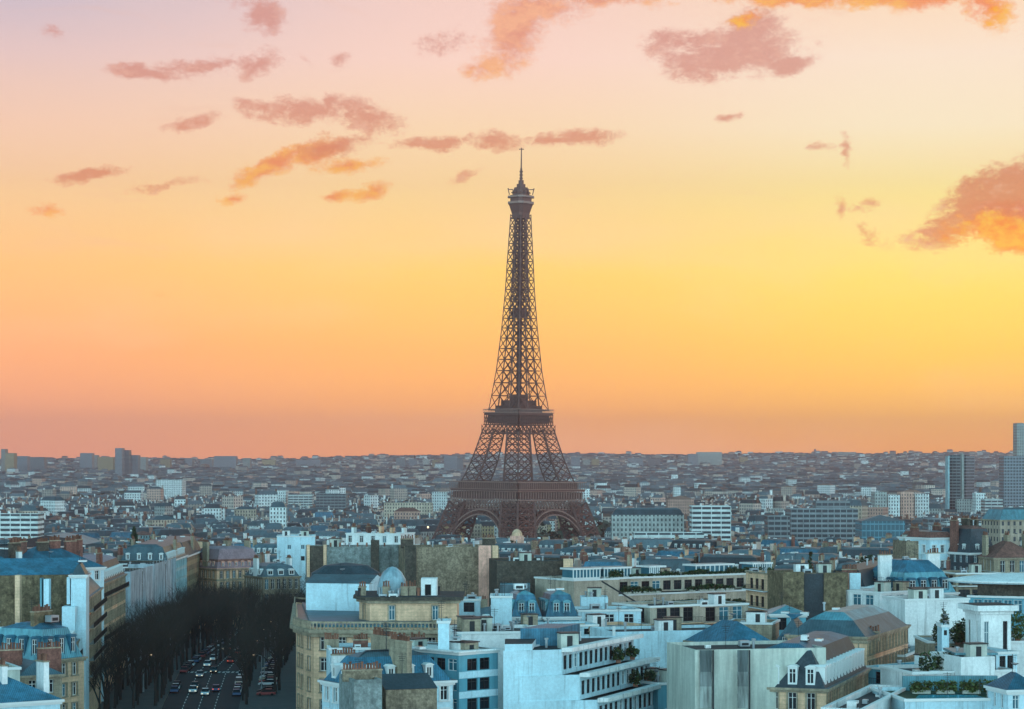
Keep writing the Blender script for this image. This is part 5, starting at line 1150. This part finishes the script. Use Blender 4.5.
district_gen(5600, 9400, 600, 1.3, hf)
CAND.sort(key=lambda c: c[0])
# rough visibility by skyline columns, front to back
skyl = [709.0]*1024
occs = sorted([(min(v_[1] for v_ in p), p, zt) for p, zt, _ in OCC], key=lambda t: t[0]); oi = 0
def cover(p, zt, tol=0):
    """visible pixels above the present skyline, then raise it"""
    px = [512+F*v_[0]/max(v_[1], 1) for v_ in p]; a, c = int(max(0, min(px))), int(min(1023, max(px))); y_ = min(v_[1] for v_ in p)
    t = HY+(CAMZ-zt)*F/y_; s = 0
    for i in range(a, c+1):
        d_ = skyl[i]-t+tol
        if d_ > 0: s += d_
        if t < skyl[i]: skyl[i] = t
    return s
RF = ['mz', 'mz', 'mz', 'mz', 'mb', 'ms', 'ms', 'flat', 'flat', 'hipb', 'hipz']
WL = ['w_cream', 'w_cream', 'w_white', 'w_white', 'w_grey', 'w_teal', 'w_tan', 'w_pink']
FIELD = []; 
for c in CAND:
    cy_, cx_, q, h, an, dep = c
    while oi < len(occs) and occs[oi][0] < min(v_[1] for v_ in q): cover(occs[oi][1], occs[oi][2]); oi += 1
    g = ground(cx_, cy_); rf = rnd.choice(RF); wl = rnd.choice(WL); rh = {'m': rnd.uniform(3, 4.8), 'f': 0, 'h': rnd.uniform(2, 3.5)}[rf[0]]
    if cy_ < 620: rh *= .8
    s = cover(q, g+h+rh*.8)
    px = 512+F*cx_/cy_
    inn = -5 < px < 1029
    FIELD.append([s if inn else 0, cx_, cy_, q, g, h, rf, rh, wl, dep, px, an])
order = sorted([i for i, f_ in enumerate(FIELD) if f_[0] > 25 and f_[2] < 2400], key=lambda i: -FIELD[i][0])[:175]
chosen = set(order)
# who is near whom, for the labels
LM = [('the iron tower', 517, 520), ('the rosy mauve-roofed building', 240, 565), ('the scaffold-sheeted fronts', 150, 595), ('the left olive rubble wall', 40, 595), ('the pale elliptical roof', 45, 545), ('the four-holed white block', 296, 550), ('the teal rubble wall', 350, 560), ('the brown rubble wall', 450, 570), ('the dark cream-piered wall', 535, 575), ('the long cream terraced building', 680, 585), ('the twin olive walls', 815, 590), ('the large blue hipped roof', 930, 582), ('the white six-window house', 942, 560), ('the canopy roof', 1000, 580), ('the dark mansard house', 983, 555), ('the long white banded block', 18, 520), ('the wide grey office block', 825, 518), ('the teal glass hall', 884, 527), ('the glass tower', 960, 485), ('the banded office slab', 711, 516), ('the dark mansard palace', 648, 520), ('the dark-windowed row', 669, 538), ('the lower-left blue pavilion', 64, 650), ('the stepped white building', 590, 670), ('the stained concrete wall', 758, 670), ('the slab-topped roof pavilion', 996, 630), ('the white dome', 392, 582), ('the cyan modern block', 478, 665), ('the curved zinc roof', 887, 625), ('the beige even-windowed block', 408, 505)]
WN = {'w_cream': 'cream', 'w_white': 'white', 'w_grey': 'grey', 'w_teal': 'teal-grey', 'w_tan': 'tan', 'w_pink': 'rosy'}
RN = {'mz': 'zinc mansard', 'mb': 'blue mansard', 'ms': 'dark slate mansard', 'flat': 'flat roof', 'hipb': 'brown hipped roof', 'hipz': 'grey hipped roof'}
keys = {}
for i in chosen:
    f_ = FIELD[i]; py = HY+(CAMZ-f_[4]-f_[5])*F/f_[2]; lm = min(LM, key=lambda l: abs(l[1]-f_[10])+1.7*abs(l[2]-py)); dx, dy = f_[10]-lm[1], py-lm[2]
    rel = ('left of' if dx < 0 else 'right of') if abs(dx) > 1.4*abs(dy) else ('below' if dy > 0 else 'above'); keys.setdefault((WN[f_[8]], RN[f_[6]], rel, lm[0]), []).append(i)
LAB = {}
ORD = ['first', 'second', 'third', 'fourth', 'fifth', 'sixth', 'seventh', 'eighth']
for (w_, r_, rel, lm), ii in keys.items():
    ii.sort(key=lambda i: FIELD[i][10])
    for n2, i in enumerate(ii):
        LAB[i] = ('%s house with %s %s %s' % (w_, r_, rel, lm)).replace(' the iron tower', ' the tower')+('' if len(ii) == 1 else ', %s such from left' % ORD[min(n2, 7)])
RM = {'mz': 'zinc', 'mb': 'bluezinc', 'ms': 'slate', 'flat': 'gravel', 'hipb': 'brick', 'hipz': 'zinc'}
stuff = MB()
for i, (s, cx_, cy_, q, g, h, rf, rh, wl, dep, px, an) in enumerate(FIELD):
    z1 = g+h
    if i in chosen:
        b = building(LAB[i], q, z1, name='town_house', cat='house', det=1, group='town houses packed between the larger buildings', occ=False)
        b['minw'] = dep; b['topmat'] = 'zinc'; near_ = cy_ < 900
        win = dict(w=1.15, h=1.9, sp=2.5, fh=3.1, n=2 if cy_ > 600 else 3, top=.7) if near_ else None
        wm = {'w_cream': 'cream', 'w_white': 'white', 'w_grey': 'stone', 'w_teal': 'bluewhite', 'w_tan': 'stone', 'w_pink': 'pink'}[wl] if near_ else wl
        blank = (1, 3) if rnd.random() < .8 else ()
        wz = {1: rnd.choice(('concrete', 'rubble_teal', 'rubble_brown', 'white', 'cream')), 3: rnd.choice(('white', 'concrete', 'rubble', 'cream'))} if near_ else None
        if rf[0] == 'm': b['ztop'] = vol(b, q, g-1.5, z1, wm, win, blank=blank, walls=wz, roof='mansard', rmat=RM[rf], mh=rh, mi=rnd.uniform(1.2, 2.2), dorm=rnd.uniform(2.4, 3.6) if cy_ < 1100 else 0, dw=1.1, dh=1.6, crown=.6, sky_=(2 if cy_ < 1000 else 0), cornice=cy_ < 1200)
        elif rf == 'flat': b['ztop'] = vol(b, q, g-1.5, z1, wm, win, blank=blank, walls=wz, roof='flat', rmat=rnd.choice(('gravel', 'paleflat')), sky_=rnd.randint(3, 6) if cy_ < 1100 else 2, cornice=cy_ < 1200)
        else: b['ztop'] = vol(b, q, g-1.5, z1, wm, win, blank=blank, walls=wz, roof='hip', rmat=RM[rf], mh=rh, cornice=cy_ < 1200, sky_=0)
        b['p'] = q; b['z'] = z1
        if cy_ < 1300: chims(b, rnd.choice((2, 2, 3)), [rnd.choice(('cream', 'brick', 'white', 'rubble_brown', 'dark_masonry')), 'stone'], rnd.uniform(.6, 1.4), rnd.uniform(1.6, 3.8), 5)
        if rnd.random() < .5 and cy_ < 1000: antenna(b, cx_+rnd.uniform(-3, 3), cy_, b['ztop']-.2, rnd.uniform(2, 4))
        finish(b)
    elif s > 0 or cy_ < 3200 or rnd.random() < .25:
        fm = {'w_white': 'far_wallb', 'w_pink': 'far_wallc', 'w_teal': 'far_wallb'}.get(wl, 'far_wall')
        if cy_ < 1700: fm = wl
        stuff.prism(q, g-2, z1, fm, top='far_roof' if rf == 'flat' else None)
        if rf[0] == 'm': i1 = inset(q, 1.8); stuff.loft(q, z1, i1, z1+rh, 'far_roof'); stuff.cap(i1, z1+rh, 'far_roof')
        elif rf[0] == 'h':
            i1 = inset(q, dep*.42); stuff.loft(q, z1, i1, z1+rh, 'far_roofb' if rf == 'hipb' else 'far_roof'); stuff.cap(i1, z1+rh, 'far_roof')
        if cy_ < 3400:
            for k in range(2):
                e = (q[0], q[3]) if k else (q[1], q[2]); t = rnd.uniform(.35, .65); x_, y_ = e[0][0]+(e[1][0]-e[0][0])*t, e[0][1]+(e[1][1]-e[0][1])*t
                stuff.box(x_-.5, x_+.5, y_-1.6, y_+1.6, z1, z1+rh+1.8, rnd.choice(('far_wallb', 'far_roofb', 'far_wall')), rot=an, nobot=True)
print('field', len(FIELD), 'chosen', len(chosen))
o = stuff.obj('distant_houses'); tag(o, 'thousands of small pale houses and roofs filling the city out to the hills', 'houses', kind='stuff')
# ------------------------------------------------------------------ trees
def bare_tree_mesh(seed):
    rn = random.Random(seed); tr, cr = MB(), MB(); V = mathutils.Vector
    def grow(p, d_, r_, ln, lev):
        e = p+d_*ln; r1 = r_*.68
        (tr if lev == 0 else cr).tube(p, e, r_, r1, 'bark' if lev < 2 else 'twig', 5 if lev < 2 else 3)
        if lev >= 5: return
        for k in range(4 if lev < 2 else 3):
            a = rn.uniform(0, 6.28); sp_ = rn.uniform(.45, .75) if lev else rn.uniform(.3, .55)
            ax = V((cos(a), sin(a), .0)); nd = (d_+ax*sp_+V((0, 0, .12))).normalized()
            grow(p+d_*ln*(1 if k == 0 else rn.uniform(.7, 1)), nd, r1*.72, ln*rn.uniform(.62, .82), lev+1)
    grow(V((0, 0, 0)), V((rn.uniform(-.04, .04), rn.uniform(-.04, .04), 1)).normalized(), .26, 4.4, 0)
    return tr.mesh('trunk'), cr.mesh('crown')
BT = [bare_tree_mesh(s) for s in (3, 8, 21, 40)]
cntT = 0
def bare_tree(x_, y_, s, label, group='bare trees lining the avenue', z=None):
    tr, cr = BT[rnd.randrange(4)]; r_ = root('bare_tree', label, 'tree', (x_, y_, ground(x_, y_)+.15 if z is None else z), group); r_.rotation_euler = (0, 0, rnd.uniform(0, 6.28)); r_.scale = (s, s, s*rnd.uniform(.92, 1.08))
    for nm, me in (('trunk', tr), ('crown', cr)): o = bpy.data.objects.new(nm, me); COL.objects.link(o); o.parent = r_
rows = [('outer left', lambda y: lx(AVL, y)+3.4, 446, 764, 8), ('second left', lambda y: lx(AVL, y)+7.8, 478, 766, 8), ('inner left', lambda y: lx(AVL, y)+12.2, 484, 768, 7.5), ('middle', lambda y: lx(AVL, y)*.5+lx(AVR, y)*.5, 585, 764, 7.5), ('inner right', lambda y: lx(AVR, y)-11, 486, 764, 7.5), ('outer right', lambda y: lx(AVR, y)-4.2, 508, 764, 8)]
for nm, fx, a, c, st in rows:
    y_ = a
    while y_ < c:
        d_ = 'nearest part' if y_ < 560 else 'middle part' if y_ < 660 else 'far end'
        bare_tree(fx(y_)+rnd.uniform(-.6, .6), y_+rnd.uniform(-1, 1), rnd.uniform(1.0, 1.4), 'leafless dark tree in the %s row, %s of the avenue' % (nm, d_), 'leafless trees, %s row, %s' % (nm, d_)); y_ += st
def leafy(name, label, x_, y_, z, h, w, cone=False, n=900, m='leaf', size=.45, group=None):
    rn = random.Random(int(x_*13+y_)); r_ = root(name, label, 'tree', (x_, y_, z), group); t_ = MB(); t_.tube((x_, y_, z), (x_, y_, z+h*.6), .25, .1, 'bark', 6)
    for k in range(5): a = k*1.3; t_.tube((x_, y_, z+h*(.25+.08*k)), (x_+cos(a)*w*.3, y_+sin(a)*w*.3, z+h*(.4+.08*k)), .1, .04, 'bark')
    t_.obj('trunk', r_); b = MB()
    cl = [(rn.uniform(-1, 1), rn.uniform(-1, 1), rn.random()) for _ in range(14)]
    for k in range(n):
        cu = cl[rn.randrange(14)]; u, v_, t = cu[0]+rn.gauss(0, .25), cu[1]+rn.gauss(0, .25), min(1, max(0, cu[2]+rn.gauss(0, .12)))
        pr = (1-t)**.8+.08 if cone else (max(.02, 1-abs(2*t-1)**2))**.5
        X0, Y0, Z0 = x_+u*w/2*pr, y_+v_*w/2*pr, z+h*(.18+.82*t)
        s_ = size*rn.uniform(.5, 1.2); a, e = rn.uniform(0, 6.28), rn.uniform(-.8, .8); p = (cos(a)*s_, sin(a)*s_, e*s_); q2 = (-sin(a)*s_*.7, cos(a)*s_*.7, rn.uniform(-.8, .8)*s_)
        b.face([(X0-p[0], Y0-p[1], Z0-p[2]), (X0+q2[0], Y0+q2[1], Z0+q2[2]), (X0+p[0], Y0+p[1], Z0+p[2]), (X0-q2[0], Y0-q2[1], Z0-q2[2])], m)
    b.obj('crown', r_)
for name, lb, px, top, Y, h, w, cone in (('evergreen_tree', 'dark evergreen rising before the blank cream gable at the avenue end', 203, 553, 775, 18, 6, True), ('evergreen_tree', 'dark slim evergreen above the roofs on the left', 134, 527, 800, 16, 5, True), ('evergreen_tree', 'dark bushy evergreen between the pink chimney block and six-window house', 872, 556, 560, 17, 9, False), ('evergreen_tree', 'second dark evergreen right of the pink chimney block', 886, 559, 580, 16, 8, False), ('evergreen_tree', 'dark round tree just below the right leg of the tower', 512, 541, 1000, 16, 10, False), ('evergreen_tree', 'small dark tree behind the twin olive walls', 811, 553, 540, 17, 3.5, True)):
    zt = Z_(top, Y); leafy(name, lb, X_(px, Y), Y, zt-h, h, w, cone)
# wooded belts far away, read as one mass
ft = MB(); rn = random.Random(5)
def clump(x_, y_, s, n=22, m='far_tree'):
    z = ground(x_, y_)
    for k in range(n):
        a, rr, t = rn.uniform(0, 6.28), rn.random()**.5, rn.random(); pr = (1-abs(2*t-1)**2)**.5
        X0, Y0, Z0 = x_+cos(a)*rr*s*.5*pr, y_+sin(a)*rr*s*.5*pr, z+s*.15+s*.85*t; h_ = s*rn.uniform(.1, .2); a = rn.uniform(0, 6.28); e, e2 = rn.uniform(-.7, .7), rn.uniform(-.8, .8)
        ft.face([(X0-cos(a)*h_, Y0-sin(a)*h_, Z0-e*h_), (X0-sin(a)*h_, Y0+cos(a)*h_, Z0+e2*h_), (X0+cos(a)*h_, Y0+sin(a)*h_, Z0+e*h_), (X0+sin(a)*h_, Y0-cos(a)*h_, Z0-e2*h_)], m)
    ft.tube((x_, y_, z-.5), (x_, y_, z+s*.5), .4, .2, m)
for k in range(420):   # gardens round the tower and the quays
    a, rr = rn.uniform(0, 6.28), rn.uniform(70, 112); clump(TX+cos(a)*rr, TY+sin(a)*rr, rn.uniform(8, 14))
for k in range(700): y_ = rn.uniform(1500, 1625); clump(rn.uniform(-.23, .23)*y_, y_, rn.uniform(9, 14), 16)
for k in range(500): y_ = rn.uniform(1850, 2640); clump(TX-10+(y_-1750)*.25+rn.uniform(-70, 70), y_, rn.uniform(9, 14), 16)
for (pa, pb, ya, yb, n) in ((262, 346, 1700, 1850, 260), (150, 260, 2400, 2500, 160), (350, 380, 2300, 2500, 70), (600, 760, 1640, 1720, 220), (700, 800, 3000, 3150, 150), (60, 110, 3400, 3600, 120), (560, 700, 4200, 4500, 160), (330, 420, 3600, 3800, 140)):
    for k in range(n): y_ = rn.uniform(ya, yb); px = rn.uniform(pa, pb); clump(X_(px, y_), y_, rn.uniform(12, 19)*(1 if y_ < 2500 else 1.4), 18)
for k in range(1500): y_ = rn.uniform(1900, 8800); clump(rn.uniform(-.225, .225)*y_, y_, rn.uniform(11, 20)*(1+y_/9000), 10)
o = ft.obj('distant_trees'); tag(o, 'dark tree belts scattered among the far roofs and round the tower foot', 'trees', kind='stuff')
# ------------------------------------------------------------------ cars and lamps on the avenue
def emis(name, c, s):
    m, n, l, b = newmat(name); b.inputs['Base Color'].default_value = (*c, 1); b.inputs['Emission Color'].default_value = (*c, 1); b.inputs['Emission Strength'].default_value = s; M[name] = m
emis('headlight', (1, .85, .6), 1.0); emis('taillight', (1, .12, .04), .8); emis('lamp_glow', (1, .72, .45), 1.6)
for nm, c in (('car_white', (.7, .72, .74)), ('car_silver', (.45, .38, .40)), ('car_black', (.02, .02, .025)), ('car_red', (.3, .03, .03)), ('car_blue', (.04, .09, .2)), ('car_cream', (.5, .46, .36))): M[nm] = surf(nm, c, rough=.3, spec=.6, var=.05)
def car_meshes(col, van):
    L_, Wd = (4.9, 1.9) if van else (4.2, 1.75); H1, H2 = (1.15, 2.0) if van else (.85, 1.45)
    b = MB(); prof = [(-L_/2, .35), (-L_/2, H1*.8), (-L_/2+.15, H1), (L_/2-.9, H1), (L_/2-.1, H1*.75), (L_/2, .5), (L_/2-.05, .3)]
    def ext(b, prof, w0, w1, m, zsplit=None):
        for s_ in (1, -1): b.face([(s_*(w0 if zz < H1*.99 or zsplit is None else w1)/2, yy, zz) for yy, zz in (prof if s_ < 0 else prof[::-1])], m)
        for i in range(len(prof)):
            (y0, z0), (y1, z1) = prof[i], prof[(i+1) % len(prof)]; f = lambda zz: (w1 if zsplit is not None and zz > H1*1.01 else w0)/2
            b.face([(f(z0), y0, z0), (f(z1), y1, z1), (-f(z1), y1, z1), (-f(z0), y0, z0)], m)
    ext(b, prof, Wd, Wd, col)
    cab = [(-L_/2+.2, H1), (-L_/2+(.3 if van else .75), H2), (L_/2-(1.5 if van else 1.95), H2), (L_/2-(.75 if van else 1.0), H1)]
    g = MB(); ext(g, cab, Wd-.08, Wd-.45, 'glass', 1); r_ = MB(); r_.box(-(Wd-.42)/2, (Wd-.42)/2, cab[1][0]+.05, cab[2][0]-.05, H2+.004, H2+.05, col)
    w = MB()
    i0 = len(w.v)
    for j in range(10): t = 2*pi*j/10; w.v.append((-.1, cos(t)*.32, sin(t)*.32))
    for j in range(10): t = 2*pi*j/10; w.v.append((.1, cos(t)*.32, sin(t)*.32))
    k = w.mi('black')
    for j in range(10): w.f.append((j, (j+1) % 10, 10+(j+1) % 10, 10+j)); w.m.append(k); w.uv.append(None)
    w.f += [tuple(range(9, -1, -1)), tuple(range(10, 20))]; w.m += [k, k]; w.uv += [None, None]
    hl = MB(); hl.box(-.16, .16, -.03, .03, -.08, .08, 'headlight'); tl = MB(); tl.box(-.16, .16, -.03, .03, -.09, .09, 'taillight')
    return dict(body=b.mesh('body'), cabin_glass=g.mesh('cabin_glass'), roof=r_.mesh('roof'), wheel=w.mesh('wheel'), headlight=hl.mesh('headlight'), tail_light=tl.mesh('tail_light')), L_, Wd
CARS = {}
def car(x_, y_, rz, col, label, group, van=False, lit=True):
    if (col, van) not in CARS: CARS[(col, van)] = car_meshes(col, van)
    ms, L_, Wd = CARS[(col, van)]; r_ = root('delivery_van' if van else 'car', label, 'van' if van else 'car', (x_, y_, ground(x_, y_)+.03), group); r_.rotation_euler = (0, 0, rz)
    def p(nm, loc): o = bpy.data.objects.new(nm, ms[nm]); COL.objects.link(o); o.parent = r_; o.location = loc
    p('body', (0, 0, 0)); p('cabin_glass', (0, 0, 0)); p('roof', (0, 0, 0))
    for a in (-1, 1):
        for c in (-1, 1): p('wheel', (a*(Wd/2-.08), c*L_*.31, .32))
        if lit: p('headlight', (a*.6, L_/2-.02, .55)); p('tail_light', (a*.62, -L_/2-.02, .65))
cols = ['car_white', 'car_silver', 'car_black', 'car_silver', 'car_blue', 'car_white', 'car_red', 'car_cream', 'car_black']
def vdir(fx, y): return atan2(-(fx(y+5)-fx(y-5)), 10)
KR = lambda y: lx(AVR, y)-13.3; y_ = 505; i = 0
seg = lambda y: 'nearest stretch' if y < 560 else 'second stretch' if y < 620 else 'third stretch' if y < 690 else 'far end'
usedl = {}
def clabel(s, g):
    return s, g
def addcar(x_, y_, rz, col, where, lit, van=False):
    cn = col.split('_')[1]; s = '%s %s %s, %s of the avenue' % (cn, 'van' if van else 'car', where, seg(y_)); car(x_, y_, rz, col, s, s.replace(' car ', ' cars ').replace(' van ', ' vans '), van, lit)
while y_ < 735:
    if rnd.random() < .93: addcar(KR(y_)+.2, y_, vdir(KR, y_)+rnd.uniform(-.02, .02), rnd.choice(cols), 'parked at the right kerb', False, rnd.random() < .12)
    if rnd.random() < .6: addcar(KR(y_)+6.6, y_, pi/2+rnd.uniform(-.1, .1), rnd.choice(cols), 'parked crosswise on the right pavement side', False)
    y_ += 5.6
KL = lambda y: lx(AVL, y)+14.7; y_ = 500
while y_ < 735:
    if rnd.random() < .75: addcar(KL(y_), y_, vdir(KL, y_), rnd.choice(cols), 'parked at the left kerb', False)
    y_ += 6
for t, y0, away in ((.45, 512, False), (.45, 521, False), (.45, 549, False), (.45, 578, False), (.45, 641, False), (.52, 506, False), (.52, 560, False), (.45, 598, False), (.47, 640, True), (.57, 515, True), (.57, 590, True), (.57, 622, True), (.62, 668, True), (.62, 608, True), (.45, 690, False), (.45, 660, False)):
    f = lambda y: lx(AVL, y)+(lx(AVR, y)-lx(AVL, y))*t; c_ = rnd.choice(cols)
    if y0 == 506: c_ = 'car_white'
    addcar(f(y0), y0, vdir(f, y0)+(0 if away else pi), c_, 'driving %s' % ('away with red tail lights' if away else 'nearer with headlights on'), True)
def lamp(x_, y_, label, side_):
    r_ = root('street_lamp', label, 'street lamp', (x_, y_, ground(x_, y_)+.15), 'street lamps along the avenue'); z = ground(x_, y_)+.15
    m = MB(); m.lathe(x_, y_, [(.22, z), (.18, z+.9), (.09, z+1.1), (.07, z+8)], 'tank', 8); m.tube((x_, y_, z+7.9), (x_+side_*1.6, y_, z+8.5), .05, .04, 'tank'); m.obj('pole', r_)
    m = MB(); m.lathe(x_+side_*1.7, y_, [(.3, z+8.3), (.45, z+8.5), (.12, z+8.75)], 'dark', 8); m.obj('lamp_head', r_)
    m = MB(); m.lathe(x_+side_*1.7, y_, [(.05, z+8.1), (.24, z+8.2), (.28, z+8.29)], 'lamp_glow', 8); m.obj('lamp_bulb', r_)
for i, y_ in enumerate((512, 552, 592, 632, 676, 720)):
    lamp(lx(AVL, y_)+7.8, y_, '%s lit street lamp from the camera on the left pavement' % ORD[i], 1); lamp(lx(AVR, y_)-7.8, y_, '%s lit street lamp from the camera on the right pavement' % ORD[i], -1)
# kiosk with its glow painted in, and a glowing spot, near the tower foot
b = mid('small rosy domed kiosk with a lit tone in its colour, in front of the tower centre', 510, 524, 536, 1080, 8, 'pink', name='domed_kiosk', cat='kiosk'); q = MB(); cxx, cyy = X_(517, 1084), 1084; q.lathe(cxx, cyy, [(2.6, b['z']), (2.3, b['z']+1.6), (1.2, b['z']+2.8), (.1, b['z']+3.2)], 'cream', 14); q.obj('dome', b['_root'])  # orange light on the dome is painted in as pink and cream
r_ = root('glow_spot', 'bright glowing spot on a mast at the left foot of the tower', 'glow_spot', (X_(428, 1480), 1480, ground(0, 1480))); q = MB(); q.tube((X_(428, 1480), 1480, ground(0, 1480)), (X_(428, 1480), 1480, 33), .3, .2, 'dark'); q.obj('mast', r_); q = MB(); q.lathe(X_(428, 1480), 1480, [(.2, 32.6), (.6, 33.1), (.6, 33.6), (.2, 34)], 'lamp_glow', 10); q.obj('lamp', r_)  # small emissive ball on a mast for one bright spot
# ------------------------------------------------------------------ haze
hz = bpy.data.meshes.new('haze'); hb = MB(); hb.mats.append(None); hb.box(-6200, 6200, -420, 14020, -1.2, 330, 'white'); hv = hb.v; hz.from_pydata(hv, [], hb.f)
hm = bpy.data.materials.new('haze_air'); hm.use_nodes = True; hn = hm.node_tree; hn.nodes.clear(); ho = hn.nodes.new('ShaderNodeOutputMaterial'); pv = hn.nodes.new('ShaderNodeVolumePrincipled'); hn.links.new(pv.outputs[0], ho.inputs['Volume'])
pv.inputs['Density'].default_value = 7.5e-5; pv.inputs['Color'].default_value = (1, .70, .77, 1); pv.inputs['Anisotropy'].default_value = .6
hz.materials.append(hm); ho_ = bpy.data.objects.new('haze', hz); COL.objects.link(ho_); ho_['kind'] = 'stuff'; ho_['label'] = 'thin rosy dusk haze lying over the whole city'
